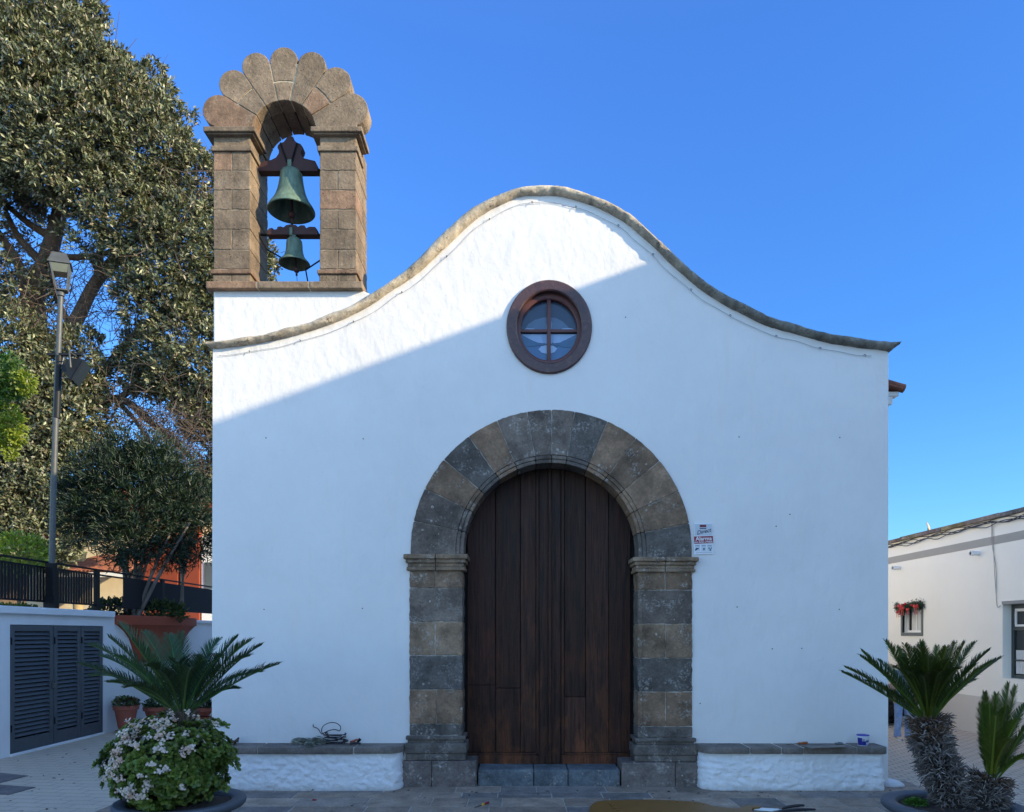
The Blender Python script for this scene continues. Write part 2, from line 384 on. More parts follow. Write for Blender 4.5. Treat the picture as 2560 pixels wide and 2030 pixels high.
# nave behind
m = MB(); m.box(XL+.03, XL+.4, .5, 14, -.05, 3.9); m.build('side_wall', MT['side'], church); m = MB(); m.box(XR-.4, XR-.003, .5, 14, -.05, 4.09); m.build('side_wall', MT['side'], church); m = MB(); m.box(XL+.4, XR-.4, 13.6, 14, -.05, 4.1)
m.build('side_wall', MT['side'], church)
m = MB(); ex = XR
m.box(ex-.2, ex+.36, .62, 13.9, 4.06, 4.145, .008); m.box(ex-.2, ex+.43, .62, 13.9, 4.148, 4.20, .012)
m.build('eave_moulding', MT['wall'], church)
m = MB(); ridge = 5.35
for s, xe in ((1, ex+.44), (-1, XL-.1)):
    m.prism([(xe, 4.205), (xe, 4.22), (CX, ridge), (CX, ridge-.05)], .55, 13.95)
rf = m.build('roof', MT['tile'], church)
m = MB()
for i in range(62):
    y = .64+i*.215
    for s, xe in ((1, ex+.49),):
        a = Vector((xe, y, 4.235)); b = Vector((CX, y, ridge+.02))
        m.tube([a, a.lerp(b, .5), b], [.05, .05, .05], 8)
m.build('roof_tile', MT['tile'], rf, auto=1.2)
m = MB()
m.blob((3.80, .10, .0), .16, 5, .06, 3, sx=.9, sy=1.3, sz=.36); m.build('corner_kerb', MT['rough'], church, smooth=True)
# holes left by old fixings
for px, py in ((560,922),(765,924),(1556,920),(1768,921),(1663,1083),(1634,1108),(556,1283),(763,1281),(1767,1283),(1552,1278),(1317,668),(1626,1366),(1688,1365),(1474,1481)):
    x, _, z = P(px*1.1874, py*1.1874); m = MB(); m.prism(arc(x, z, .006, 0, 360, 8)[:-1], -.003, .01); m.build('fixing_hole', MT['dark'], church)
# ---------------- belfry
bel = thing('belfry', (0, 0, 0), None, None); bel.parent = church; bel.location = (0, 0, 0)
ORIG['belfry'] = ORIG['church']; BO = ORIG['church']
def zb(zx, zy, y=0.0): p = P(480+.3977*zx, 80+.3977*zy, y); return p[0], p[2]
RT = random.Random(21)
def tuff(red=None, gain=1.0):
    c = (.172, .128, .086) if RT.random() > .2 else (.190, .120, .076)
    k = RT.uniform(.78, 1.12)*gain; return tuple(x*k for x in c)  # scales the stone's own colour evenly
MORT = (.46, .39, .27)
DEP = .53; Y0 = .02
bx0, bz0 = zb(135, 1612, Y0); bx1, bz1 = zb(1037, 1600, Y0)
m = MB()
zt = zb(0, 1610, Y0)[1]
poly = [(bx0+.0, 4.30), (bx0, zt), (bx1, zt), (P(931, 735)[0], P(931, 735)[2]), (P(931, 760)[0], 4.30)]
m.prism(poly, Y0-.004, Y0+DEP); m.build('base_wall', MT['belwall'], bel, bevel=.012)
m = MB()
xs = [zb(85, 0, -.05)[0], zb(410, 0, -.05)[0], zb(735, 0, -.05)[0], zb(1073, 0, -.05)[0]]
zs0, zs1 = zb(0, 1612, -.05)[1], zb(0, 1566, -.05)[1]
for a, b in zip(xs, xs[1:]):
    m.col = tuff(); m.box(a+.003, b-.003, -.055, Y0+DEP+.06, zs0, zs1, .010)
m.col = MORT
for x in xs[1:-1]: m.box(x-.01, x+.01, -.048, Y0+DEP, zs0+.006, zs1-.006)
m.build('sill_stone', MT['tuff'], bel)
jts = [1490, 1368, 1240, 1115, 993, 870, 745]
PIL = []
for si, (xa, xb, xj) in enumerate(((135, 365, 250), (803, 1032, 916))):
    m = MB(); m2 = MB()
    XA, XB = zb(xa, 0, Y0)[0], zb(xb, 0, Y0)[0]; XJ = zb(xj, 0, Y0)[0]
    blk = lambda a_, b_, c_, d_, y0_, y1_: m.prism(rough_poly([(a_, c_), (b_, c_), (b_, d_), (a_, d_)], RT, .0022), y0_, y1_, .006)
    zz = [zb(0, j, Y0)[1] for j in jts]; zbot = zs1
    m2.col = (.27, .22, .15); m2.box(XA+.007, XB-.007, Y0+.007, Y0+DEP-.007, zbot, zz[-1]-.004)
    # plinth block and base moulding
    m.col = tuff(); m.box(XA-.004, XJ-.003, Y0-.006, Y0+DEP+.004, zbot+.002, zb(0, 1520)[1], .006)
    m.col = tuff(); m.box(XJ+.003, XB+.004, Y0-.006, Y0+DEP+.004, zbot+.002, zb(0, 1520)[1], .006)
    m.col = tuff(); m.box(XA-.022, XB+.022, Y0-.026, Y0+DEP+.022, zb(0, 1519)[1], zb(0, 1492)[1], .008)
    for i, (z0, z1) in enumerate(zip(zz, zz[1:])):
        g = .0028; dd = lambda: RT.uniform(-.003, .003)
        if i % 2 == 0 if si == 0 else i % 2 == 1: 
            m.col = tuff(); blk(XA, XB, z0+g, z1-g, Y0+dd(), Y0+DEP*.55)
            m.col = tuff(); blk(XA, XB, z0+g, z1-g, Y0+DEP*.55+2*g, Y0+DEP)
        else:
            m.col = tuff(); blk(XA, XJ-g, z0+g, z1-g, Y0+dd(), Y0+DEP)
            m.col = tuff(); blk(XJ+g, XB, z0+g, z1-g, Y0+dd(), Y0+DEP)
    p = m.build('pillar', MT['tuff'], bel); m2.build('pillar_mortar', MT['mortar'], bel)
    # impost
    m = MB(); lev = [(745, 714, .022), (714, 655, .0), (655, 641, .022), (641, 622, .048), (622, 592, .075)]
    m.col = tuff(gain=.95); mid_x = XJ
    for (za, zbb, o) in lev:
        yy = Y0-o; z0, z1 = zb(0, za, yy)[1], zb(0, zbb, yy)[1]
        if za == 655: z0 = zb(0, 655, Y0)[1]
        if za == 714: z1 = zb(0, 655, Y0)[1]+.002; z0 = zb(0, 714, Y0-.022)[1]-.001
        m.box(XA-o, XB+o, Y0-o, Y0+.27+o*.3, z0, z1+.002, .008)
    m.col = tuff(); m.box(XA, XB, Y0+.285, Y0+DEP, zb(0, 745, Y0)[1]+.003, z1+.002, .006)
    m.build('impost', MT['tuff'], bel)
    PIL.append((XA, XB, z1))
# scalloped arch
ACX, ACZ = zb(577, 628, Y0); sc = .001612; RI = 203*sc; RL = 462*sc
spring = PIL[0][2]+.004
m = MB(); m2 = MB(); m2.col = MORT
angs = [160.5, 136.3, 112.8, 90, 67.8, 43.8, 19]
half = [11.6]*7; rad = [452, 452, 460, 463, 474, 474, 476]; lr = [82, 86, 90, 87, 91, 86, 84]
bnd = [175, 148.6, 124.5, 101.6, 78.8, 55.8, 31.6, 5]
def clipz(poly, z):
    out = []
    for (x0, z0), (x1, z1) in zip(poly, poly[1:]+poly[:1]):
        if z0 >= z: out.append((x0, z0))
        if (z0 >= z) != (z1 >= z):
            t = (z-z0)/(z1-z0); out.append((x0+(x1-x0)*t, z))
    return out
for i in range(7):
    a1, a0 = bnd[i], bnd[i+1]; g = [.35, .4, .3, .75, .8, .45, .4][i]; rb_ = [446, 448, 457, 459, 462, 464, 461][i]*sc
    pa = Vector((ACX+rb_*math.cos(math.radians(a1-g*.6)), ACZ+rb_*math.sin(math.radians(a1-g*.6)))); pb = Vector((ACX+rb_*math.cos(math.radians(a0+g*.6)), ACZ+rb_*math.sin(math.radians(a0+g*.6))))
    lc = (pa+pb)/2; l = (pa-pb).length/2; th0 = math.degrees(math.atan2(pa.y-lc.y, pa.x-lc.x)); lobe = arc(lc.x, lc.y, l, th0, th0-180, 22)
    if i == 0: a1 = 184
    if i == 6: a0 = -4
    inner = arc(ACX, ACZ, RI, a0+g*1.6, a1-g*1.6, 8)
    if i == 0: lobe = [(pa.x, spring-.02)]+lobe
    if i == 6: lobe = lobe+[(pb.x, spring-.02)]
    body = rough_poly(clipz(inner+lobe, spring), RT, .0018)
    m.col = tuff(gain=1.0)
    yo = RT.uniform(-.004, .004); LD = .19
    cut = {1: 340, 3: 322, 5: 345}.get(i); a1, a0 = (bnd[i], bnd[i+1]) if i not in (0, 6) else (a1, a0)
    if cut and i in (1, 3, 5):
        rr = cut*sc
        lowp = clipz(arc(ACX, ACZ, RI, a0+g*1.6, a1-g*1.6, 8)+arc(ACX, ACZ, rr-.006, a1-g*.9, a0+g*.9, 6), spring)
        upp = rough_poly(arc(ACX, ACZ, rr+.008, a0+g, a1-g, 6)+lobe, RT, .0018)
        m.prism(lowp, Y0+yo, Y0+LD, .006); m.col = tuff(); m.prism(upp, Y0+yo+.003, Y0+LD, .006)
    else: m.prism(body, Y0+yo, Y0+LD, .006)
    rb = clipz(arc(ACX, ACZ, RI, a0+g*1.6, a1-g*1.6, 8)+arc(ACX, ACZ, 395*sc, a1-g*.9, a0+g*.9, 8), spring)
    m.col = tuff(gain=.95); m.prism(rb, Y0+LD+.003, Y0+DEP+RT.uniform(-.004, .004), .005)
m.build('arch', MT['tuff'], bel)
ring = arc(ACX, ACZ, RI+.006, -1, 181, 40)+arc(ACX, ACZ, RL-.03, 181, -1, 40)
m2.prism(clipz(ring, spring), Y0+.013, Y0+.17); m2.build('arch_mortar', MT['mortar'], bel)
# ---------------- bells (hang in the arch)
YB = .30; kb = .234*(YB+ZF)/F
def z5(x, y, yy=YB): p = P(560+.234*x, 320+.234*y, yy); return p[0], p[2]
def make_bell(name, label, axis, ytop, prof, yoke, straps):
    ax, zt_ = z5(axis, ytop)
    t = thing(name, (ax, YB, zt_), label, 'bell', 'bells hanging in the belfry arch')
    m = MB(); pr = [(r*kb, zt_-d*kb) for r, d in prof]
    m.lathe([(r, z) for r, z in pr], (ax, YB, 0), 48); m.build('bell_body', MT['bell'], t, auto=.7)
    m = MB(); m.prism([z5(*q) for q in yoke], YB-.05, YB+.05, .006); yk = m.build('yoke', MT['wood'], t)
    m = MB(); 
    for q in straps: m.tube([(z5(*p)[0], YB-.06, z5(*p)[1]) for p in q], .010, 6)
    if straps: m.build('strap', MT['iron'], yk)
    return t, ax, zt_
big, bax, bzt = make_bell('bell', 'large green bronze bell under the tall carved wooden headstock', 720, 452,
    [(2, 0), (60, 2), (98, 14), (113, 36), (118, 70), (124, 120), (134, 180), (148, 240), (166, 290), (188, 335), (205, 362), (226, 392), (246, 428), (248, 440), (240, 446), (218, 420), (178, 360), (140, 250), (112, 120), (95, 60), (2, 50)],
    [(375,490),(375,442),(430,387),(520,370),(570,345),(600,300),(600,262),(585,240),(590,213),(620,190),(652,180),(676,150),(688,122),(720,112),(752,124),(765,160),(790,185),(830,200),(857,235),(850,265),(835,292),(842,325),(870,353),(930,368),(985,380),(1016,440),(1016,490)],
    [[(622, 200), (655, 300), (692, 395)], [(798, 200), (768, 300), (738, 400)]])
m = MB(); m.box(bax-.022, bax+.022, YB-.075, YB-.05, z5(0, 455)[1], z5(0, 380)[1], .006); m.box(bax-.03, bax+.03, YB-.06, YB+.06, z5(0, 470)[1], z5(0, 440)[1], .006)
m.build('crown_loop', MT['bell'], big)
m = MB(); m.tube([(bax, YB, bzt-.05), (bax+.005, YB, bzt-.46)], .014, 8); m.blob((bax+.006, YB, bzt-.47), .04, 1, .02, 2); m.tube([(bax+.006, YB, bzt-.5), (bax+.007, YB, bzt-.57)], .013, 8)
m.build('clapper', MT['wood'], big, smooth=True)
m = MB(); m.tube([(z5(330, 0)[0], YB, z5(0, 445)[1]), (z5(400, 0)[0], YB, z5(0, 445)[1])], .017, 8); m.build('axle', MT['iron'], big); m = MB(); m.tube([(z5(1000, 0)[0], YB, z5(0, 455)[1]), (z5(1075, 0)[0], YB, z5(0, 455)[1])], .017, 8)
m.build('axle', MT['iron'], big)
sm, sax, szt = make_bell('bell', 'small dark bronze bell under the low scalloped wooden headstock', 752, 1182,
    [(2, 0), (40, 2), (66, 10), (80, 30), (84, 60), (86, 110), (92, 150), (104, 190), (118, 215), (140, 240), (160, 262), (163, 272), (156, 276), (130, 250), (95, 190), (70, 100), (2, 40)],
    [(470,1165),(475,1122),(500,1096),(530,1090),(550,1110),(580,1105),(585,1080),(620,1075),(650,1086),(680,1062),(720,1054),(785,1062),(802,1082),(830,1064),(873,1064),(892,1096),(920,1080),(985,1080),(1008,1108),(1022,1165)], [])
m = MB(); m.box(sax-.032, sax-.0, YB-.075, YB-.05, z5(0, 1185)[1], z5(0, 1100)[1], .006); m.box(sax-.03, sax+.03, YB-.06, YB+.06, z5(0, 1195)[1], z5(0, 1168)[1], .006); m.build('crown_loop', MT['bell'], sm)
m = MB(); m.tube([(sax, YB, szt-.04), (sax+.02, YB, szt-.3)], .01, 8); m.blob((sax+.022, YB, szt-.33), .032, 1, .02, 2); m.tube([(sax+.022, YB, szt-.35), (sax+.024, YB, szt-.39)], .011, 8); m.tube([(sax+.024, YB, szt-.39), (sax+.03, YB, szt-.45)], .003, 5); m.build('clapper', MT['wood'], sm, smooth=True)
m = MB(); m.tube([(z5(370, 0)[0], YB, z5(0, 1142)[1]), (z5(490, 0)[0], YB, z5(0, 1142)[1])], .014, 8); m.build('axle', MT['iron'], sm); m = MB(); m.tube([(z5(1010, 0)[0], YB, z5(0, 1145)[1]), (z5(1075, 0)[0], YB, z5(0, 1145)[1])], .014, 8); m.build('axle', MT['iron'], sm)
m = MB()
m.tube([(*z5(382, 1130)[:1], YB-.03, z5(382, 1130)[1]), (z5(395, 1180)[0], YB-.03, z5(0, 1180)[1]), (z5(465, 1308)[0], YB-.02, z5(0, 1308)[1]), (z5(618, 1388)[0], YB, z5(0, 1388)[1])], .008, 6)
m.build('swing_rod', MT['iron'], sm); m = MB(); m.tube([(z5(1050, 0)[0], YB, z5(0, 1398)[1]), (z5(912, 0)[0], YB, z5(0, 1490)[1]), (z5(870, 0)[0], YB, z5(0, 1500)[1])], .008, 6)
m.tube([(z5(870, 0)[0], YB, z5(0, 1500)[1]), (z5(895, 0)[0], YB, z5(0, 1640)[1])], .008, 6)
m.build('swing_rod', MT['iron'], sm)
# ---------------- stone door surround
sur = thing('door_surround', (0, 0, 0), None, None); sur.parent = church; sur.location = (0, 0, 0); ORIG['door_surround'] = BO
RD = random.Random(5)
DK = (.124, .099, .080); DKB = (.102, .088, .076); BR = (.168, .110, .070); BR2 = (.195, .134, .086)
def sh(c, a=.12): k = RD.uniform(1-a, 1+a); return tuple(x*k for x in c)
JM = (.33, .30, .26)
def za(x, y): p = P(980+.37106*x, 980+.37106*y); return p[0], p[2]
def zB(x, y): p = P(980+.37106*x, 1480+.37106*y); return p[0], p[2]
YF, YK = -.018, .27
m = MB(); mm = MB(); mm.col = JM
bn = [180, 168, 153.9, 139.8, 125.9, 112.7, 99.9, 89.8, 80.3, 66.4, 52.9, 39.6, 24.9, 11, 0]
cl = [DK, DK, BR, DKB, BR, DK, DK, DK, DKB, BR, BR, BR, BR, DKB]
ax0 = za(0, 1095)[1]
for i in range(14):
    a1, a0 = bn[i], bn[i+1]; g = .14
    poly = arc(CX, CZ, .965, a0+g*1.4, a1-g*1.4, 8)+arc(CX, CZ, 1.421, a1-g, a0+g, 10)
    zc_ = ax0-.004 if a0 > 90 else za(0, 1112)[1]-.004
    def stilt(r0, r1, g0, g1):
        ia, oa = arc(CX, CZ, r0, a0+g0, a1-g0, 8), arc(CX, CZ, r1, a1-g1, a0+g1, 10)
        if i == 0: return ia[:-1]+[(CX-r0, CZ), (CX-r0, zc_), (CX-r1, zc_), (CX-r1, CZ)]+oa[1:]
        if i == 13: return [(CX+r0, zc_), (CX+r0, CZ)]+ia[1:]+oa[:-1]+[(CX+r1, CZ), (CX+r1, zc_)]
        return ia+oa
    poly = stilt(.965, 1.421, g*1.4, g)
    m.col = sh(cl[i], .2); m.prism(rough_poly(poly, RD, .0022), YF+RD.uniform(-.003, .003), YK, .005)
    for rr, (r0, r1, yo) in enumerate(((.925, .963, .004), (.886, .923, .010))):
        poly = stilt(r0, r1, g, g)
        m.prism(poly, YF+yo, YK-.01, .007)
m.build('arch', MT['basalt'], sur)
mm.prism(clipz(arc(CX, CZ, .968, 0, 180, 40)+arc(CX, CZ, 1.412, 180, 0, 40), ax0-.05), YF+.009, YK-.02)
mm.build('arch_mortar', MT['mortar'], sur)
sides = [(120, 475, 1, [('A',1095),('A',1205),('A',1320),('B',200),('B',428),('B',658),('B',888),('B',965)]),
         (1655, 2020, -1, [('A',1115),('A',1215),('A',1335),('B',215),('B',445),('B',672),('B',905),('B',980)])]
for (xo, xi, s, lv) in sides:
    X0, X1 = za(xo, 0)[0], za(xi, 0)[0]
    zl = [(za if k == 'A' else zB)(0, y)[1] for k, y in lv]
    m = MB(); mm = MB(); mm.col = JM; cols = [BR, DK, BR2, DKB, BR, DKB]
    mm.box(X0+.01, X1-.01, YF+.008, YK-.01, 0, zl[0])
    for i in range(1, 7):
        z1, z0 = zl[i], zl[i+1]; c = cols[i-1]; g = .003
        parts = [(X0, X1)] if i in (2, 4, 6) else [(X0, X0+(X1-X0)*(.49+RD.uniform(-.02, .02))), None]
        if parts[-1] is None: parts[-1] = (parts[0][1]+2*g, X1)
        for a, b in parts:
            m.col = sh(c, .2); m.prism(rough_poly([(a, z0+g), (b, z0+g), (b, z1-g), (a, z1-g)], RD, .0024), YF+RD.uniform(-.004, .004), YK, .006)
        # quirked inner edge
        xi_ = X1 if s == 1 else X0
        m.col = sh(c, .1); m.box(xi_-.045 if s == 1 else xi_+.012, xi_-.012 if s == 1 else xi_+.045, YF-.007, YF+.05, z0+g, z1-g, .006)
    m.build('jamb', MT['basalt'], sur); mm.build('jamb_mortar', MT['mortar'], sur)
    m = MB(); H0, H1 = zl[1], zl[0]; hh = H1-H0
    m.col = sh(BR2, .05); xm = (X0+X1)/2
    for f0, f1, o in ((.70, 1.0, .056), (.46, .71, .036), (.22, .47, .018), (0, .23, .028)):
        for a, b in ((X0-o, xm-.002), (xm+.002, X1+o)): m.box(a, b, YF-o, YK, H0+hh*f0, H0+hh*f1-.001, .009)
    m.build('capital', MT['basalt'], sur)
    m = MB(); yb = 1130 if s == 1 else 1140; H1 = zl[-1]; H0 = zB(0, yb)[1]; hh = H1-H0
    m.col = sh(DKB)
    for f0, f1, o in ((.84, 1.0, .034), (.70, .85, .016), (.28, .71, .046), (0, .29, .036)):
        m.box(X0-o, X1+o, YF-o, YK, H0+hh*f0, H0+hh*f1-.001, .012 if f1-f0 > .2 else .008)
    m.build('base', MT['basalt'], sur)
    m = MB(); H1 = H0-.002; c = (.12, .10, .09)
    if s == 1: xs = [zB(72, 0)[0], zB(272, 0)[0], zB(574, 0)[0]]
    else: xs = [zB(1540, 0)[0], zB(1900, 0)[0], zB(2080, 0)[0]]
    for a, b in zip(xs, xs[1:]): m.col = sh(c, .15); m.box(a+.002, b-.002, YF-.055, YK, -.03, H1-(.03 if (s == 1 and b == xs[2]) or (s == -1 and a == xs[0]) else 0)*0, .010)
    m.build('plinth', MT['basalt'], sur)
m = MB(); c = (.085, .10, .11); xs = [zB(x, 0)[0] for x in (580, 955, 1185, 1534)]
zs = zB(0, 1192)[1]
for a, b in zip(xs, xs[1:]): m.col = sh(c, .15); m.box(a+.003, b-.003, -.045, .45, -.03, zs+RD.uniform(-.002, .002), .012)
m.build('doorstep', MT['basalt'], church)
# ---------------- door
door = thing('door', (0, 0, 0), None, None); door.parent = church; door.location = (0, 0, 0); ORIG['door'] = BO
YD = .285
def dX(x): p = P(980+.37106*x, 1500, YD); return p[0]
zlo = P(0, 1480+.37106*1160, YD)[2]; zr = P(0, 1480+.37106*1082, YD)[2]
def ztop(x): return CZ+math.sqrt(max(.02, .99**2-(x-CX)**2))
def plank(m, a, b, y0, y1, z0, ch=.004):
    a, b = min(a, b), max(a, b); n = 6; m.prism([(a, z0), (b, z0)]+[(b+(a-b)*i/n, ztop(b+(a-b)*i/n)) for i in range(n+1)], y0, y1, ch)
for s, bounds, stile, bead in ((1, [505, 697, 866, 972], (990, 1056), (971, 990)), (-1, [1160, 1305, 1462, 1610], (1058, 1141), (1141, 1160))):
    m = MB()
    for a, b in zip(bounds, bounds[1:]):
        q = random.uniform(.7, 1.35); m.col = (q, q*random.uniform(.92, 1.0), q*random.uniform(.88, 1)); zc = random.uniform(.55, .85) if random.random() < .25 else 0; yy_ = YD+random.uniform(.010, .018); plank(m, dX(a)+.0028, dX(b)-.0028, yy_, YD+.06, zr+zc, .006) if zc else plank(m, dX(a)+.0028, dX(b)-.0028, yy_, YD+.06, zr)
        if zc: q = random.uniform(.8, 1.7); m.col = (q, q*.94, q*.9); m.box(min(dX(a), dX(b))+.0015, max(dX(a), dX(b))-.0015, YD+random.uniform(.010, .018), YD+.06, zr, zr+zc-.003, .004)
    m.col = (.8, .8, .8); plank(m, dX(stile[0])+.003, dX(stile[1])-.007, YD, YD+.06, zlo); m.col = (1.3, 1.2, 1.1)
    m.box(dX(bounds[0])if s == 1 else dX(stile[1]), dX(stile[0]) if s == 1 else dX(bounds[-1]), YD+.004, YD+.06, zlo, zr-.026, .005)
    m.build('door_leaf', MT['door'], door)
    m = MB(); plank(m, dX(bead[0]), dX(bead[1]), YD-.006, YD+.02, zr-.02, .006)
    m.box(dX(bounds[0]) if s == 1 else dX(bead[1]), dX(bead[0]) if s == 1 else dX(bounds[-1]), YD-.004, YD+.02, zr-.026, zr-.002, .006)
    m.build('moulding', MT['door'], door)
m = MB(); plank(m, dX(1052), dX(1072), YD-.026, YD+.02, zlo+.005, .007); m.build('meeting_bead', MT['door'], door)
m = MB(); m.box(CX-1.2, CX+1.2, YD+.062, YD+.1, .1, 3.6); m.build('back_board', MT['dark'], door)
m = MB()
for x in (1582, 1640): pass
x = za(1595, 0)[0]-.02; m.tube(catmull([(x+.05, YD-.01, 2.4), (x, YD-.012, 1.9), (x-.01, YD-.012, 1.2), (x-.025, YD-.012, .75), (x-.02, YD-.012, .3)], 5), .004, 5); m.build('hanging_wire', MT['dark'], door)
# ---------------- round window
win = thing('round_window', (0, 0, 0), None, None); win.parent = church; win.location = (0, 0, 0); ORIG['round_window'] = BO
def ellring(m, r0, z0, r1, z1, y0, y1, n=72):
    vs = []; fs = []
    for i in range(n):
        a = 2*math.pi*i/n; c, s_ = math.cos(a), math.sin(a)
        for (r, zz, y) in ((r0, z0, y1), (r0, z0, y0), (r0+.012, z0+.012, y0-.008), (r1-.012, z1-.012, y0-.008), (r1, z1, y0), (r1, z1, y1)): vs.append((WX+r*c, y, WZ+zz*s_))
    for i in range(n):
        for j in range(6): fs.append((i*6+j, i*6+(j+1) % 6, ((i+1) % n)*6+(j+1) % 6, ((i+1) % n)*6+j))
    m.add(vs, fs)
m = MB(); ellring(m, .327, .366, .433, .473, -.022, .16); m.build('frame', MT['wframe'], win, auto=.5)
m = MB(); ellring(m, .290, .312, .345, .385, .055, .11)
m.box(WX-.019, WX+.019, .062, .10, WZ-.33, WZ+.33, .004); m.box(WX-.31, WX-.019, .066, .10, WZ-.019, WZ+.012, .004); m.box(WX+.019, WX+.31, .066, .10, WZ-.019, WZ+.012, .004)
m.build('sash', MT['sash'], win, auto=.5)
m = MB(); cols = lambda *c: c
def wp(x, y): return WX+(x-812)*.000664, WZ-(y-865)*.000664
def shape(pts, col, y): m.col = tuple(c_*1.25 for c_ in col); m.prism([wp(*p) for p in pts], y, y+.003)
m.col = (.020, .045, .085); m.prism(arc(WX, WZ, .31, 0, 360, 40, .335)[:-1], .106, .112)
shape([(365, 900), (1255, 900), (1240, 1060), (1140, 1240), (960, 1330), (812, 1345), (640, 1320), (480, 1210), (390, 1060)], (.035, .10, .20), .1025)
shape([(430, 845), (500, 745), (600, 680), (720, 648), (812, 640), (910, 650), (1020, 700), (1110, 790), (1150, 845)], (.055, .10, .16), .1022)
shape([(375, 905), (520, 985), (640, 1035), (730, 1045), (790, 1000), (790, 905)], (.19, .28, .42), .0990)
shape([(1250, 905), (1110, 975), (980, 1035), (890, 1045), (835, 1000), (835, 905)], (.19, .28, .42), .0991)
shape([(390, 838), (480, 815), (590, 822), (620, 845)], (.20, .29, .42), .0992); shape([(970, 845), (1030, 815), (1140, 812), (1245, 836)], (.20, .29, .42), .0993)
shape([(720, 905), (700, 960), (730, 1040), (790, 1060), (860, 1050), (890, 990), (870, 905)], (.15, .24, .38), .0975)
shape([(650, 1140), (700, 1090), (790, 1075), (880, 1085), (945, 1130), (900, 1185), (800, 1215), (700, 1190)], (.22, .31, .44), .0976)
shape([(812, 655), (770, 760), (765, 845), (850, 845), (870, 740)], (.10, .16, .24), .0977)
shape([(400, 960), (560, 1020), (690, 1055), (600, 1090), (440, 1100)], (.025, .085, .16), .0978); shape([(1235, 960), (1080, 1020), (930, 1060), (1000, 1100), (1180, 1120)], (.025, .085, .16), .0979)
shape([(640, 1060), (812, 1050), (980, 1070), (940, 1090), (812, 1078), (660, 1085)], (.03, .07, .13), .0965)
pg = m.build('painted_glass', m_vcol('painted_glass', .25, .5, var=.25, vs=8), win)
# ---------------- masonry benches
def bench(x0, x1, stones, round0, round1):
    b = thing('bench', (0, 0, 0), None, None); b.parent = church; b.location = (0, 0, 0); ORIG[b.name] = BO
    def outline(x0, x1, d, r0, r1):
        p = [(x0, .02)]
        p += [(x0+r0*(1-math.cos(t)), -d+r0*(1-math.sin(t))) for t in [i*math.pi/2/8 for i in range(9)]]
        p += [(x1-r1*(1-math.sin(t)), -d+r1*(1-math.cos(t))) for t in [i*math.pi/2/8 for i in range(9)]]
        p += [(x1, .02)]; return p
    from mathutils import noise as mn
    pl = outline(x0+.02, x1-.02, .25, round0, round1); pts = [Vector((p[0], p[1], 0)) for p in pl]; fine = []
    for p, q in zip(pts, pts[1:]):
        n = max(1, int((q-p).length/.013)); fine += [p.lerp(q, t/n) for t in range(n)]
    fine.append(pts[-1]); n = len(fine); NZ = 32; vs = []; fs = []
    for jz in range(NZ+1):
        z = -.02+.392*jz/NZ
        for ii, p in enumerate(fine):
            t = (fine[min(ii+1, n-1)]-fine[max(ii-1, 0)]).normalized(); nn = Vector((t.y, -t.x, 0)); q = Vector((p.x*1.0+z*.35, z*1.35, x0*3))
            h = mn.fractal(q*15, .75, 2.1, 4)*.013+mn.noise(q*5)*.008
            p2 = p+nn*(h+.012*(1-jz/NZ)); vs.append((p2.x, p2.y, z))
    for jz in range(NZ):
        for ii in range(n-1): a_ = jz*n+ii; fs.append((a_, a_+1, a_+1+n, a_+n))
    m = MB(); m.add(vs, fs); m.build('bench_body', MT['rough'], b, smooth=True)
    m = MB(); zt0, zt1 = .368, .432
    pl = outline(x0, x1, .285, round0, round1)
    xs = [x0]+stones+[x1]
    for i, (a, c) in enumerate(zip(xs, xs[1:])):
        m.col = sh((.135, .115, .10), .18); g = .006
        r0 = round0 if i == 0 else .008; r1 = round1 if i == len(xs)-2 else .008
        pp = outline(a+(g if i else 0), c-(g if i < len(xs)-2 else 0), .285+RD.uniform(-.006, .006), r0, r1)
        m.prism(pp, zt0+RD.uniform(-.004, .002), zt1+RD.uniform(-.003, .003), .026, axis='z')
    m.build('bench_cap', MT['flag'], b, auto=1.0)
    m = MB(); m.col = (.42, .40, .36); m.box(x0+.19, x1-.19, -.268, .0, zt0+.006, zt1-.006); m.build('cap_mortar', MT['mortar'], b)
def bX(px): return (px-1293)*7.25/F
bench(bX(545), bX(1004), [bX(645), bX(885)], .03, .16)
bench(bX(1752), bX(2218), [bX(1873), bX(1952), bX(2007), bX(2140)], .16, .06)
# string line with hooks under the coping
m = MB(); pts = []; R = random.Random(9)
for i, p in enumerate(lo[8:-17]):
    n = (lo[min(i+8, len(lo)-1)]-lo[i+4]); n = Vector((n.z, 0, -n.x)).normalized()
    pts.append(Vector((p.x, -.012, p.z))+n*(.075+.005*math.sin(i*.55)))
m.tube(pts, .0022, 5)
wire = m.build('cable', m_plain('grey_cable', (.33, .33, .33), .7), None, loc=tuple(pts[0]))
tag(wire, 'thin grey cable strung on small hooks below the gable coping', 'cable')
for q in range(6, len(pts), 13):
    p = pts[q]; m = MB(); m.tube([p+Vector((0, .02, .01)), p+Vector((0, -.01, .012)), p+Vector((.012, -.016, 0)), p+Vector((0, -.014, -.012))], .003, 5); m.build('hook', MT['lamp'], wire)
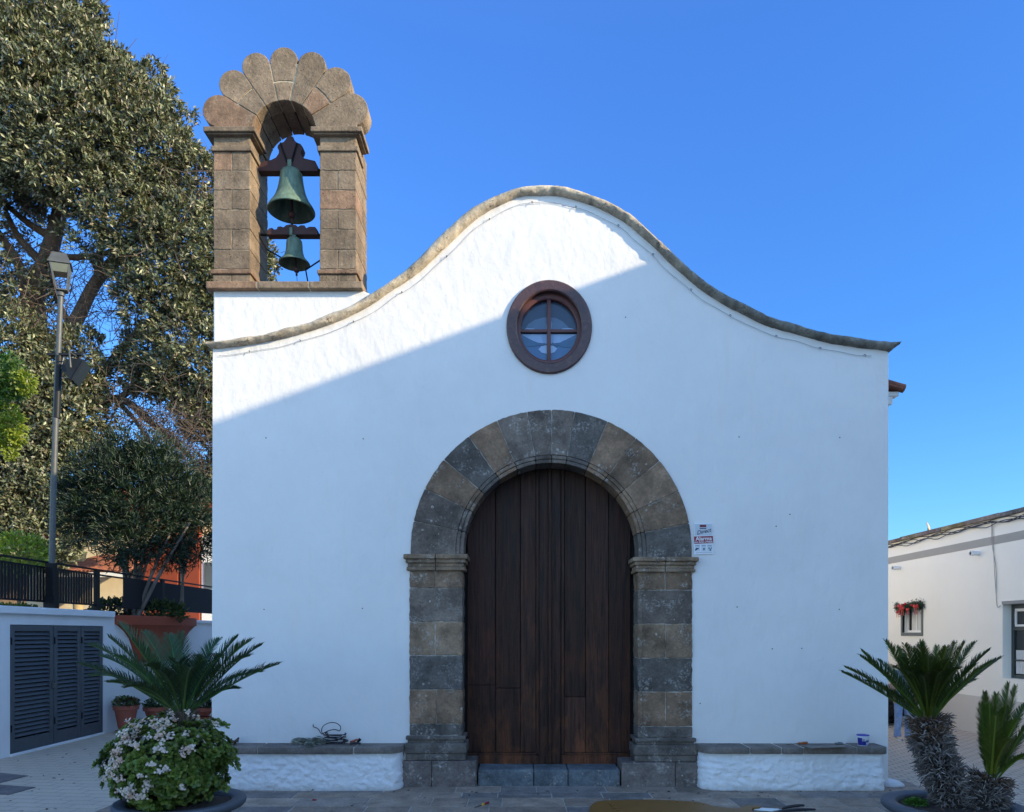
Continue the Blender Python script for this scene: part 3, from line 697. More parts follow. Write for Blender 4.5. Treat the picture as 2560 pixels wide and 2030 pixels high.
# ---------------- alarm sign
sx, sz = P(1758, 1348)[0], P(1758, 1348)[2]; pxm = 120/1710/246.67
def sp(x, y): return ((1700+x*120/1710-1293)/246.67, H+(1582-1290-y*120/1710)/246.67)
sign = thing('alarm_sign', (sx, -.004, sz), 'small white and red alarm notice on the church wall beside the door arch', 'sign')
VC = m_vcol('sign_print', .45, .5, var=.04)
m = MB(); m.col = (.72, .73, .75); m.prism([sp(480, 255), (sp(1140, 250)), sp(1185, 1360), sp(500, 1375)], -.010, -.002); m.build('panel', VC, sign)
m = MB()
def flat(pts, col, y=-.0125): m.col = col; m.prism([sp(*p) for p in pts], y, y+.0015)
flat([(505, 295), (1120, 290), (1140, 685), (520, 695)], (.50, .53, .56))
flat([(490, 735), (1160, 712), (1170, 970), (500, 995)], (.25, .008, .03))
flat([(690, 318), (920, 315), (925, 405), (693, 410)], (.16, .02, .035), -.014); flat([(690, 440), (925, 435), (926, 465), (693, 470)], (.02, .03, .07), -.014)
for x in (520, 740, 950): flat([(x+8, 1030), (x+175, 1030), (x+180, 1245), (x+15, 1250)], (.55, .6, .64))
flat([(530, 1195), (570, 1140), (660, 1150), (665, 1180), (600, 1200), (545, 1245), (525, 1235)], (.02, .03, .04), -.014)
flat([(800, 1160), (870, 1155), (880, 1180), (850, 1215), (842, 1250), (832, 1215), (805, 1180)], (.02, .03, .04), -.014); flat([(825, 1130), (860, 1128), (862, 1150), (825, 1152)], (.35, .4, .4), -.014)
flat([(1058, 1160), (1070, 1160), (1095, 1240), (1035, 1242)], (.02, .06, .05), -.014)
for x0_, x1_ in ((1005, 1020), (1028, 1042), (1090, 1102), (1112, 1126)): flat([(x0_, 1120), (x1_, 1120), (x1_, 1180), (x0_, 1180)], (.04, .09, .08), -.014)
for x in (530, 750, 965): flat([(x, 1040), (x+165, 1038), (x+165, 1052), (x, 1054)], (.15, .17, .2), -.014); flat([(x+10, 1072), (x+150, 1070), (x+150, 1080), (x+10, 1082)], (.25, .27, .3), -.014)
flat([(560, 1300), (1140, 1288), (1140, 1300), (560, 1312)], (.35, .37, .4), -.014)
m.build('print', VC, sign)
def text(body, x, y, size, col, yy, off=0, rot=0, shear=0, sx=1):
    c = bpy.data.curves.new(body, 'FONT'); c.body = body; c.size = size; c.offset = off; c.shear = shear; c.align_x = 'CENTER'; c.align_y = 'CENTER'; c.extrude = .0006; c.resolution_u = 3
    o = bpy.data.objects.new('t', c); COL.objects.link(o); bpy.context.view_layer.update()
    me = bpy.data.meshes.new_from_object(o.evaluated_get(bpy.context.evaluated_depsgraph_get())); bpy.data.objects.remove(o)
    M = Matrix.Translation((x, yy, y)) @ Matrix.Rotation(rot, 4, 'Y') @ Matrix.Rotation(math.pi/2, 4, 'X') @ Matrix.Diagonal((sx, 1, 1, 1))
    me.transform(M); me.materials.clear(); return me
def lettering(mes, mat, parent, name='lettering'):
    m = MB()
    for me in mes: m.add([v.co[:] for v in me.vertices], [tuple(p.vertices) for p in me.polygons])
    return m.build(name, mat, parent)
wt = m_plain('white_print', (.8, .78, .78), .5, var=.02); dk = m_plain('dark_print', (.03, .02, .05), .5)
lettering([text('Alarma', *sp(832, 815), .056, 0, -.0145, .0008, -.03, 0), text('con Aviso a Policía', *sp(825, 930), .024, 0, -.0145, .0004, -.03)], wt, sign)
lettering([text('Direct', *sp(830, 560), .056, 0, -.0145, .0004, -.22, .35)], dk, sign)
# ================================================================= ground
def m_ground():
    k = NM('plaza_concrete'); n = k.noise(.8, 6, .65); n2 = k.noise(40, 4, .6)
    c = k.mix(n, (.28, .265, .25), (.36, .35, .335)); return k.set(c, .9, k.bump(n2, 1, .004))
def m_paver(name, a, b, mort, sc, rot, jb=.006, off=.5, msize=.02, bw=.5):
    k = NM(name); v = k.map((1, 1, 1), rot=(0, 0, rot))
    x = k.n('ShaderNodeTexBrick', offset=off); k.put(x.inputs['Vector'], v); x.inputs['Scale'].default_value = sc
    x.inputs['Mortar Size'].default_value = msize; x.inputs['Mortar Smooth'].default_value = .3; x.inputs['Bias'].default_value = 0
    x.inputs['Brick Width'].default_value = bw; x.inputs['Row Height'].default_value = .25
    k.put(x.inputs['Color1'], a); k.put(x.inputs['Color2'], b); k.put(x.inputs['Mortar'], mort)
    c = k.mix(k.ramp(k.noise(1.2, 6, .7), (.3, 0.0), (.75, .55)), x.outputs['Color'], tuple(q*.62 for q in a))
    c = k.mix(k.ramp(k.noise(60, 3), (.4, 0.0), (.8, .35)), c, tuple(q*1.5 for q in a))
    n = k.bump(k.math('SUBTRACT', 1.0, x.outputs['Fac']), 1, jb); n = k.bump(k.noise(70, 4), 1, .002, n)
    return k.set(c, .85, n, spec=.3)
def sheet(name, poly, z, mat):
    m = MB(); m.add([(x, y, z) for x, y in poly], [tuple(range(len(poly)))]); o = m.build(name, mat); o['kind'] = 'structure'; return o
sheet('ground', [(-300, -300), (300, -300), (300, 300), (-300, 300)], -.012, m_ground())
sheet('paving', [(-6.6, -7), (-3.66, -7), (-3.66, .1), (-3.0, .1), (-3.0, 16), (-6.6, 16)], 0, m_paver('grey_pavers', (.53, .435, .335), (.48, .40, .315), (.33, .28, .22), 1.75, .12, .002))
sheet('lane', [(4.06, -7), (7.3, -7), (7.3, 22), (3.6, 22), (3.6, .1), (4.06, .1)], 0, m_paver('tan_brick_paving', (.60, .49, .38), (.52, .42, .33), (.18, .15, .12), 3.2, .035, .012, msize=.03))
R = random.Random(12); m = MB(); y = .22
while y > -6.8:
    d = R.uniform(.22, .34); x = -3.65+R.uniform(-.2, 0)
    while x < 4.05:
        wd = R.uniform(.3, .72); x0, x1 = max(x, -3.65), min(x+wd, 4.05)
        c = [(.20, .165, .135), (.22, .17, .13), (.17, .15, .135), (.25, .195, .15)][R.randrange(4)]; q = R.uniform(.8, 1.2); m.col = tuple(v*q for v in c)
        if x1-x0 > .06:
            if R.random() < .25:
                ym = y-d*R.uniform(.4, .6); m.box(x0+.005, x1-.005, ym+.005, y-.005, -.008, .005+R.uniform(-.002, .003), .004); q = R.uniform(.8, 1.2); m.col = tuple(v*q for v in c)
                m.box(x0+.005, x1-.005, y-d+.005, ym-.004, -.008, .005+R.uniform(-.002, .003), .004)
            else: m.box(x0+.005, x1-.005, y-d+.005, y-.005, -.008, .005+R.uniform(-.002, .003), .004)
        x += wd
    y -= d
fp = m.build('pavement', MT['flag']); fp['kind'] = 'structure'
m = MB(); m.col = (.36, .33, .29); m.add([(-3.66, -7, .001), (4.06, -7, .001), (4.06, .3, .001), (-3.66, .3, .001)], [(0, 1, 2, 3)]); o = m.build('pavement_bed', MT['mortar']); o['kind'] = 'structure'
for q in (((0, 1933), (71, 1940), (0, 1958), (-70, 1950)), ((0, 1963), (89, 1969), (21, 1988), (-90, 1980))):
    m = MB(); m.col = (.12, .105, .10); m.prism([G(*p)[:2] for p in q], .0, .006, axis='z'); o = m.build('paving_slab', MT['flag']); o['kind'] = 'structure'
# scraps of dry leaf on the ground
n = 150; R2 = np.random.default_rng(4); base = np.zeros((n, 3)); base[:70, 0] = R2.uniform(-6.1, -3.8, 70); base[:70, 1] = R2.uniform(-1.5, 3.8, 70)
base[70:120, 0] = R2.uniform(-3.2, 3.9, 50); base[70:120, 1] = -.28-np.abs(R2.normal(0, .22, 50)); base[120:, 0] = 5.9+R2.uniform(-.3, 1.0, 30); base[120:, 1] = 4.4+R2.uniform(-.5, .6, 30)
base[:, 2] = .012; th = R2.uniform(0, 6.3, n); d = np.stack([np.cos(th), np.sin(th), R2.uniform(-.05, .25, n)], 1)
nr = np.stack([R2.normal(0, .25, n), R2.normal(0, .25, n), np.ones(n)], 1)
o = leaf_mesh('dry_leaves', base, d, nr, R2.uniform(.02, .05, n), R2.uniform(.01, .025, n), np.array([[.05, .032, .02]])*R2.uniform(.4, 1.5, (n, 1)), MT['stub'], None, True)
o['kind'] = 'stuff'; tag(o, 'scattered scraps of dry dark leaf lying about the paving', 'dry leaves')
# ================================================================= terrace wall with louvered doors, railing
XW = -6.35
tw = thing('terrace_wall', (XW, 4, 0), 'white plastered terrace wall with three louvered doors and an orange planter bowl', 'wall')
def yW(px): return XW*F/(px-1293)-ZF
m = MB(); ya, yb, yc, yd = yW(25), yW(258), yW(282), yW(478)
m.box(XW-.3, XW, -4, ya, -.05, 1.79); m.box(XW-.3, XW, yb, 9.5, -.05, 1.79); m.box(XW-.3, XW, ya, yb, 1.655, 1.79)
m.build('wall', MT['terr'], tw)
m = MB(); m.box(XW-.34, XW+.055, -4, yc-.02, 1.79, 1.885, .012); m.box(XW-.34, XW+.05, yd+.05, 9.5, 1.74, 1.80, .01); m.build('wall_cap', MT['terr'], tw)
m = MB(); m.box(XW-.06, XW+.03, ya, yb, -.05, .028, .008); m.build('door_curb', MT['terr'], tw)
lv = [yW(25), yW(134), yW(202), yW(257)]
for i, (a, b) in enumerate(zip(lv, lv[1:])):
    d = thing('louver_door', (0, 0, 0), None, None); d.parent = tw; d.location = (0, 0, 0); ORIG[d.name] = ORIG[tw.name]
    a += .008; b -= .006; st = .075; X0, X1 = XW-.035, XW+.004
    m = MB(); m.box(X0, X1, a, a+st, .03, 1.648, .004); m.box(X0, X1, b-st, b, .03, 1.648, .004); m.box(X0, X1-.001, a+st, b-st, 1.57, 1.648, .004); m.box(X0, X1-.001, a+st, b-st, .03, .2, .004)
    m.build('frame', MT['louver'], d)
    m = MB(); n = 24
    for k_ in range(n):
        z = .215+(1.565-.215)*(k_+.2)/n; s = .043
        m.add([(X1-.004, a+st, z), (X1-.004, b-st, z), (X1-.034, b-st, z+s), (X1-.034, a+st, z+s), (X1-.010, a+st, z-.002), (X1-.010, b-st, z-.002), (X1-.040, b-st, z+s-.002), (X1-.040, a+st, z+s-.002)], [(0, 1, 2, 3), (7, 6, 5, 4), (0, 4, 5, 1), (3, 2, 6, 7)])
    m.build('slat', MT['louver'], d)
    m = MB(); m.box(XW-.09, XW-.075, a, b, .03, 1.64); m.build('back_board', MT['dark'], d)
    m = MB()
    for z in (.3, 1.4): m.tube([(X1+.006, a+.004, z), (X1+.006, a+.004, z+.09)], .009, 6)
    m.build('hinge', MT['iron'], d)
m = MB(); m.box(XW+.004, XW+.03, lv[1]-.045, lv[1]+.01, .79, .86, .006); m.tube([(XW+.017, lv[1]-.035, .86), (XW+.017, lv[1]-.03, .9), (XW+.017, lv[1]-.005, .9), (XW+.017, lv[1], .86)], .006, 6)
m.build('padlock', MT['lamp'], tw)
# flared planter bowl on the wall
m = MB(); yc0 = (yc+yd)/2+.05; hy = (yd-yc)/2
prof = [(.50, 1.05), (.56, 1.12), (.60, 1.22), (.64, 1.34), (.70, 1.46), (.80, 1.57), (.93, 1.66), (.97, 1.68), (1.0, 1.68), (1.0, 1.82), (.95, 1.83), (.92, 1.76), (.2, 1.76)]
m.lathe(prof, (XW, yc0, 0), 40, sx=.33, sy=hy, a0=-math.pi/2, a1=math.pi/2); m.build('planter_bowl', MT['orange'], tw, auto=.6)
rail = thing('railing', (XW-.1, 4, 1.88), 'black iron railing with flat bars and a dark screen on the terrace wall', 'railing')
XR_ = XW-.1
m = MB(); m.box(XR_-.018, XR_+.018, -1, 9.5, 2.505, 2.53, .004); m.build('top_rail', MT['iron'], rail)
m = MB(); m.box(XR_-.012, XR_+.012, -1, 9.5, 2.43, 2.455); m.build('middle_rail', MT['iron'], rail)
m = MB(); m.box(XR_-.012, XR_+.012, -1, 9.5, 1.965, 1.99); m.build('bottom_rail', MT['iron'], rail)
m = MB(); m.box(XR_-.006, XR_+.006, -.02, .02, 1.99, 2.43); 
b0 = None; yy = 1.0
while yy < 3.75:
    if b0 is None: b0 = m.build('bar', MT['iron'], rail); b0.location = (0, yy, 0)
    else: c = b0.copy(); COL.objects.link(c); c.location = (0, yy, 0)
    yy += .063
for yy in (3.95, 4.08, 4.22, 4.36):
    c = b0.copy(); COL.objects.link(c); c.location = (0, yy, 0); c.scale = (1, .4, 1)
m = MB(); m.box(XR_-.025, XR_+.025, 3.80, 3.90, 1.84, 2.52, .004); p0 = m.build('post', MT['iron'], rail)
for yy in (-2.9, 2.1, 4.8): c = p0.copy(); COL.objects.link(c); c.location = (0, yy-.0, 0); c.scale = (1, 1, 1)
m = MB(); m.box(XR_+.016, XR_+.024, yW(316)+.05, 9.4, 1.95, 2.46); m.build('screen', m_plain('black_mesh_screen', (.006, .006, .008), .9), rail)
m = MB(); m.box(-60, XW-.3, -6, 60, -.05, 1.70); o = m.build('terrace', m_plain('terrace_earth', (.14, .11, .08), .95, bump=.02, bs=8, var=.35)); o['kind'] = 'structure'
# ================================================================= street lamp
XLp = XW-.02; zl0 = 1.885
def pl(px, py): Z = 10.13; return ((px-1293)*Z/F, Z-ZF, H-(py-1582)*Z/F)
lamp = thing('street_lamp', pl(128, 1519), 'grey lamp post with a square lantern and a floodlight halfway up', 'street lamp')
m = MB(); a = pl(128, 1520); m.box(a[0]-.075, a[0]+.075, a[1]-.06, a[1]+.06, 1.885, 2.05, .006); m.box(a[0]-.055, a[0]+.055, a[1]-.05, a[1]+.05, 2.05, 2.5, .006); m.build('post_base', MT['iron'], lamp)
m = MB(); m.tube([pl(129, 1450), pl(133, 1250), pl(141, 1000), pl(152, 742)], [.040, .039, .037, .035], 14); m.build('post', MT['lamp'], lamp, auto=1)
m = MB(); m.tube([pl(142, 1045), pl(148, 890)], [.043, .042], 14); m.build('sleeve', MT['lampdark'], lamp, auto=1)
m = MB(); t = Vector(pl(152, 740)); m.tube([t, t+Vector((0, 0, .06))], [.045, .045], 12); M = Matrix.Translation(t+Vector((.02, 0, .06))) @ Matrix.Rotation(.45, 4, 'Z') @ Matrix.Rotation(-.06, 4, 'Y') @ Matrix.Diagonal((.56, .56, .55, 1))
def mbx(m, M, *a): k = MB(); k.box(*a); m.add([M @ Vector(v) for v in k.v], k.f)
mbx(m, M, -.12, .12, -.12, .12, 0, .035)
for sx_, sy_ in ((1, 1), (1, -1), (-1, 1), (-1, -1)): m.tube([M @ Vector((.11*sx_, .11*sy_, .03)), M @ Vector((.2*sx_, .2*sy_, .62))], .012, 5)
m.build('bracket', MT['lamp'], lamp)
def frust(m, M, a, b, z0, z1, a2=None):
    a2 = a2 or a; m.add([M @ Vector(v) for v in [(-a, -a2, z0), (a, -a2, z0), (a, a2, z0), (-a, a2, z0), (-b, -b*a2/a, z1), (b, -b*a2/a, z1), (b, b*a2/a, z1), (-b, b*a2/a, z1)]], [(3, 2, 1, 0), (4, 5, 6, 7), (0, 1, 5, 4), (1, 2, 6, 5), (2, 3, 7, 6), (3, 0, 4, 7)])
m = MB(); frust(m, M, .25, .25, .62, .65); frust(m, M, .235, .15, .65, .90); m.build('hood', MT['lamp'], lamp)
m = MB(); frust(m, M, .17, .215, .42, .618); m.build('lantern_glass', MT['glass'], lamp)
fl = thing('floodlight', (0, 0, 0), None, None); fl.parent = lamp; fl.location = (0, 0, 0); ORIG[fl.name] = ORIG[lamp.name]
m = MB(); a, b = Vector(pl(121, 886)), Vector(pl(206, 884)); m.box(a.x, b.x, a.y-.03, a.y+.03, a.z-.02, a.z+.012); m.build('arm', MT['lampdark'], fl)
c0 = Vector(pl(192, 928)); M2 = Matrix.Translation(c0+Vector((0, -.02, 0))) @ Vector((.86, .25, -.45)).to_track_quat('Z', 'Y').to_matrix().to_4x4()
m = MB(); frust(m, M2, .07, .12, -.12, .06, .10); frust(m, M2, .145, .145, .06, .085, .16)
for k_ in range(6): mbx(m, M2, -.062+k_*.022, -.054+k_*.022, -.08, .08, -.15, -.12)
m.build('housing', MT['lampdark'], fl)
m = MB(); m.tube([c0+Vector((.02, -.17, -.01)), c0+Vector((.0, -.17, .2)), c0+Vector((.0, .13, .2)), c0+Vector((.02, .13, -.01))], .012, 6); m.build('yoke', MT['lamp'], fl)
m = MB(); m.tube(catmull([pl(162, 884), pl(155, 910), pl(148, 935), pl(155, 945), pl(172, 943)], 5), .006, 5); m.build('cable', m_plain('pale_cable', (.3, .3, .3), .6), fl)
# ================================================================= terracotta pots along the wall
def leafball(n, c, r, L, W, colr, Rg, mat, name, parent, squash=1, oval=True, up=.4):
    v = Rg.normal(0, 1, (n, 3)); v /= np.linalg.norm(v, axis=1, keepdims=True); rad = r*Rg.uniform(.3, 1, (n, 1))**.6
    base = v*rad*np.array([1, 1, squash])+np.array(c); d = v+Rg.normal(0, .5, (n, 3))+np.array([0, 0, up]); nr = v*.6+Rg.normal(0, .5, (n, 3))+np.array([0, -.2, .7])
    col = np.array(colr)[Rg.integers(0, len(colr), n)]*Rg.uniform(.6, 1.35, (n, 1))
    return leaf_mesh(name, base, d, nr, Rg.uniform(.7, 1.25, n)*L, Rg.uniform(.7, 1.2, n)*W, col, mat, parent, oval)
def pot_plant(px, py, Z, r, lab, seed, hue):
    x = (px-1293)*Z/F; zr = H-(py-1582)*Z/F; t = thing('potted_plant', (x, Z-ZF, 0), lab, 'potted plant', 'terracotta pots along the terrace wall'); c = (x, Z-ZF, 0)
    m = MB(); m.lathe([(r*.6, .06), (r*.72, zr*.45), (r*.88, zr-.07), (r*1.0, zr-.065), (r*1.02, zr), (r*.92, zr), (r*.9, zr-.05)], c, 36); m.build('pot', MT['terra'], t, auto=.6)
    m = MB(); m.lathe([(.01, 0), (r*.72, 0), (r*.82, .035), (r*.76, .035), (r*.7, .02)], c, 30); m.build('saucer', MT['terra'], t, auto=.6)
    m = MB(); m.lathe([(.005, zr-.03), (r*.91, zr-.04)], c, 24); m.build('soil', MT['soil'], t)
    Rg = np.random.default_rng(seed); leafball(420, (c[0], c[1], zr+.02), r*.95, .06, .035, hue, Rg, MT['jade'], 'foliage', t, .55)
pot_plant(315, 1763, 11.55, .185, 'terracotta pot with a low reddish green plant at the louvered doors', 3, [(.06, .075, .03), (.10, .05, .03), (.05, .09, .03)])
pot_plant(392, 1766, 12.3, .21, 'terracotta pot with a dark green plant behind the flowering bush', 4, [(.03, .06, .025), (.04, .08, .03)])
pot_plant(506, 1768, 13.4, .2, 'terracotta pot half hidden by the church corner and cycad fronds', 5, [(.03, .05, .025), (.05, .06, .03)])
# ================================================================= trees
def tree_branch(m, a, b, r0, r1, n=6, wob=.25, R=random, k=5):
    a, b = Vector(a), Vector(b); L = (b-a).length; pts = []
    for i in range(k+1):
        t = i/k; w_ = wob*L*.25*math.sin(math.pi*t); pts.append(a.lerp(b, t)+Vector((R.uniform(-w_, w_), R.uniform(-w_, w_), R.uniform(-w_, w_)+.06*L*math.sin(math.pi*t))))
    m.tube(pts, [r0+(r1-r0)*i/k for i in range(k+1)], n, cap=False); return pts
def D(x, y, yd): return P(x*1.18738, y*1.18738, yd)
fig = thing('fig_tree', D(70, 1320, 12.5), 'huge old fig tree with dense glossy foliage filling the left side', 'tree')
lob = [(50,40,12.6,150),(130,150,12.2,110),(60,250,11.8,150),(215,235,12.2,115),(265,190,13,80),(170,350,11.7,130),(300,330,12.3,115),(375,390,12.8,95),(420,460,13,90),(45,420,12,80),
       (250,470,12,110),(370,540,12.4,120),(450,620,13,90),(340,640,12.2,80),(400,740,12.6,110),(300,760,12.8,70),(60,610,12.4,60),(40,760,11.8,90),(140,780,12.3,90),(100,900,11.8,120),(180,860,12.5,70),
       (370,840,13,70),(440,850,13,70),(60,1010,11.8,120),(170,1000,12.2,90),(40,1110,11.6,90),(130,1130,12,70),(440,970,13.2,50),(425,890,12.9,42),(395,870,12.7,35),(450,930,13,45),(350,830,12.5,45),(420,1000,13.2,40),(330,1010,13.5,60),(-60,500,12.5,150),(-60,900,12.3,150),(-80,150,12.8,170),(500,520,13.6,60)]
gaps = [(85,500,95,55,.95),(40,585,60,45,.8),(190,560,60,80,.7),(240,610,60,60,.6),(100,640,40,60,.85),(280,700,70,50,.55),(300,880,75,55,.88),(390,935,50,40,.82),(205,645,45,45,.85),(330,560,30,22,.7),(235,400,20,15,.5),(150,690,40,60,.5),(330,940,70,50,.7),(215,800,45,50,.5),(430,390,25,35,.5),(270,420,14,10,.8),(60,660,50,30,.7),(380,700,30,22,.6)]
Zc = 20.0; s_ = 1.18738*Zc/F
def xz(x, y): q = D(x, y, 12.5); return np.array([q[0], q[2]])
LC = np.array([[xz(x, y)[0], yd, xz(x, y)[1], r*s_] for x, y, yd, r in lob])
GP = [(xz(x, y), rx*s_, ry*s_, p*(1 if i < 2 or i in (6, 7) else .8)) for i, (x, y, rx, ry, p) in enumerate(gaps)]
Rg = np.random.default_rng(8); C = []; NRM = []
for i, (x, y, z, r) in enumerate(LC):
    n = int(720*r*r); v = Rg.normal(0, 1, (n, 3)); v /= np.linalg.norm(v, axis=1, keepdims=True)
    lump = 1+.19*np.sin(v[:, 0]*7+i)*np.sin(v[:, 2]*8+2*i)+.07*np.sin(v[:, 2]*17+v[:, 0]*13)
    rr = r*lump*np.where(Rg.random(n) < .8, Rg.uniform(.86, 1.02, n), Rg.uniform(.3, .86, n)); p = np.array([x, y, z])+v*rr[:, None]*np.array([1, .7, 1]); keep = np.ones(n, bool)
    for j, (x2, y2, z2, r2) in enumerate(LC):
        if j != i:
            dd = np.linalg.norm((p-np.array([x2, y2, z2]))/np.array([1, .7, 1]), axis=1)/r2; keep &= ~((dd < .72) & (Rg.random(n) < .85))
    for g, rx, ry, pr in GP:
        q = ((p[:, 0]-g[0])/rx)**2+((p[:, 2]-g[1])/ry)**2; keep &= ~((q < 1) & (Rg.random(n) < pr))
    keep &= ~((v[:, 1] > .55) & (Rg.random(n) < .6)); keep &= p[:, 2] > 2.3
    C.append(p[keep]); NRM.append(v[keep])
C = np.concatenate(C); NRM = np.concatenate(NRM); nl = 11
base = np.repeat(C, nl, 0)+Rg.normal(0, .05, (len(C)*nl, 3)); ax = np.repeat(NRM+Rg.normal(0, .45, NRM.shape)+np.array([.1, -.25, .25]), nl, 0)
d = ax*.7+Rg.normal(0, .75, base.shape); nr = ax*.8+Rg.normal(0, .5, base.shape)+np.array([.1, -.1, .35])
pal = np.array([(.095, .11, .056), (.13, .145, .075), (.072, .09, .046), (.18, .185, .105), (.125, .105, .065)])
tone = np.repeat(Rg.uniform(.5, 1.4, len(C)), nl)
col = pal[Rg.integers(0, 5, len(base))]*(Rg.uniform(.7, 1.3, len(base))*tone)[:, None]
leaf_mesh('crown', base, d, nr, Rg.uniform(.09, .175, len(base)), Rg.uniform(.042, .07, len(base)), col, MT['ficus'], fig, False, .10)
print('fig leaves', len(base))
m = MB(); R = random.Random(4); Q = lambda x, y, yd=12.8: D(x, y, yd)
T = [Q(5, 1330), Q(20, 1150), Q(55, 900), Q(75, 700)]
m.tube(catmull(T, 4), [.55-.02*i for i in range(13)], 12)
m.tube(catmull([Q(75, 720), Q(70, 620), Q(95, 560), Q(120, 470), Q(150, 330), Q(160, 200)], 4), [.34-.012*i for i in range(21)], 10)
for pts, r in (([(20,1330),(5,1200),(8,1000),(-20,800)], .3), ([(70,760),(150,690),(205,590),(300,480),(360,400)], .22), ([(60,640),(40,560),(-10,480)], .18), ([(95,560),(40,500),(10,440)], .13), ([(110,500),(60,470),(0,420)], .12),
    ([(90,850),(200,800),(290,700),(390,620)], .17), ([(40,1000),(160,880),(250,840),(330,900),(400,960)], .15), ([(250,840),(330,780),(420,720)], .1), ([(290,700),(330,720),(390,790)], .09), ([(205,590),(215,500),(230,400)], .12), ([(150,690),(110,600),(130,530)], .1), ([(240,840),(280,880),(350,980)], .08), ([(100,540),(190,540),(260,520)], .1), ([(300,480),(380,480),(450,470)], .08)):
    c = catmull([Q(*p) for p in pts], 5); m.tube(c, [r*(1-.6*i/len(c)) for i in range(len(c))], 8)
m.build('trunk', MT['bark'], fig, smooth=True)
m = MB()
for i in range(2500):
    if i < 1900:
        g = gaps[R.randrange(len(gaps))] if i < 1300 else gaps[(6, 7, 12)[i % 3]]; x = g[0]+R.gauss(0, g[2]*.75); y = g[1]+R.gauss(0, g[3]*.75)
    else:
        l_ = lob[R.randrange(len(lob))]; x = l_[0]+R.gauss(0, l_[3]*.5); y = l_[1]+R.gauss(0, l_[3]*.5)
    if y > 1020 or x > 470: continue
    a = Vector(Q(x, y, 12.6+R.gauss(0, .5))); dr = Vector((R.gauss(.15, 1), R.gauss(-.2, .5), R.gauss(.1, .8))).normalized(); L = R.uniform(.35, 1.1); r0 = R.uniform(.005, .014)
    p1 = a+dr*L*.5+Vector((R.gauss(0, .08), R.gauss(0, .08), R.gauss(0, .08))); p2 = a+dr*L+Vector((R.gauss(0, .14), 0, R.gauss(.08, .14)))
    m.tube([a, p1, p2], [r0, r0*.75, r0*.4], 4, cap=False)
m.build('twigs', MT['twig'], fig)
# oleander on the terrace
ole = thing('oleander', D(275, 1265, 5.2), 'dark bushy oleander with narrow leaves rising behind the black railing', 'shrub')
Rg = np.random.default_rng(17); C = []; N = []
for (x, y, yd, r) in [(285,1050,5.4,95),(200,1060,5.4,75),(230,990,5.5,70),(340,1010,5.6,75),(380,1080,5.6,75),(290,1120,5.2,80),(410,1130,5.8,60),(170,1100,5.2,50),(320,970,5.6,55),(250,1140,5,50),(430,1060,6,50),(360,1150,5.4,50),(150,1040,5.4,40),(265,960,5.5,50)]:
    c = np.array(D(x, y, yd)); r *= 1.18738*(yd+ZF)/F; n = int(470*r*r/.3*.55); v = Rg.normal(0, 1, (n, 3)); v /= np.linalg.norm(v, axis=1, keepdims=True)
    C.append(c+v*r*Rg.uniform(.25, 1.18, (n, 1))**.7); N.append(v)
C = np.concatenate(C); N = np.concatenate(N); nl = 7
base = np.repeat(C, nl, 0)+Rg.normal(0, .03, (len(C)*nl, 3)); ax = np.repeat(N+Rg.normal(0, .3, N.shape)+np.array([0, -.1, .5]), nl, 0); d = ax+Rg.normal(0, .6, base.shape); nr = Rg.normal(0, .5, base.shape)+np.array([.2, -.4, .7])
col = np.array([(.016, .034, .018), (.024, .045, .018), (.012, .027, .016)])[Rg.integers(0, 3, len(base))]*Rg.uniform(.6, 1.4, (len(base), 1))
leaf_mesh('crown', base, d, nr, Rg.uniform(.09, .17, len(base)), Rg.uniform(.014, .024, len(base)), col, MT['oleander'], ole, False, .05, -.1)
m = MB(); R = random.Random(6); b = D(280, 1290, 5.2)
for (x, y) in [(285,1180),(255,1160),(320,1150),(240,1100),(360,1120),(290,1050),(400,1100),(220,1060),(330,1040)]:
    p0 = Vector(b)+Vector((R.uniform(-.12, .12), R.uniform(-.1, .1), -.15)); c = catmull([p0, p0.lerp(Vector(D(x, y, 5.3)), .4)+Vector((R.uniform(-.05, .05), 0, .12)), D(x, y, 5.3)], 5); m.tube(c, [.04-.025*i/len(c) for i in range(len(c))], 7)
for (x, y) in [(390,1160),(375,1140),(405,1150),(385,1180)]:
    m.tube(catmull([Vector(D(383+R.uniform(-5, 5), 1290, 5.9)), Vector(D(385, 1220, 5.9)), D(x, y-30, 5.8)], 5), [.025-.001*i for i in range(11)], 6)
m.build('trunk', m_plain('pale_bark', (.12, .10, .085), .9, var=.4, bump=.006), ole, smooth=True)
# bright leafy tree at the left edge
br = thing('leafy_tree', D(-90, 1320, 3.2), 'bright yellow green thin leaved branch hanging in at the left edge', 'tree')
Rg = np.random.default_rng(23); C = []; N = []
for (x, y, r, cc) in [(5,775,38,0),(25,810,28,0),(0,830,35,0),(55,800,16,1),(58,820,12,1),(8,880,32,1),(28,895,24,1),(10,925,24,1),(35,920,14,1),(20,955,10,1),(-40,800,70,0),(-50,900,60,1)]:
    c = np.array(D(x, y, 3.2)); r *= 1.18738*10.7/F; n = int(26*(r/.13)**1.6)+6; v = Rg.normal(0, 1, (n, 3)); v /= np.linalg.norm(v, axis=1, keepdims=True); C.append(c+v*r*Rg.uniform(.3, 1, (n, 1))**.6); N.append(np.concatenate([v, np.full((n, 1), cc)], 1))
C = np.concatenate(C); N = np.concatenate(N); nl = 7; base = np.repeat(C, nl, 0)+Rg.normal(0, .02, (len(C)*nl, 3)); cc = np.repeat(N[:, 3], nl)
d = np.repeat(N[:, :3], nl, 0)+Rg.normal(0, .8, base.shape)+np.array([0, -.1, -.2]); nr = Rg.normal(0, .5, base.shape)+np.array([.6, -.4, .5])
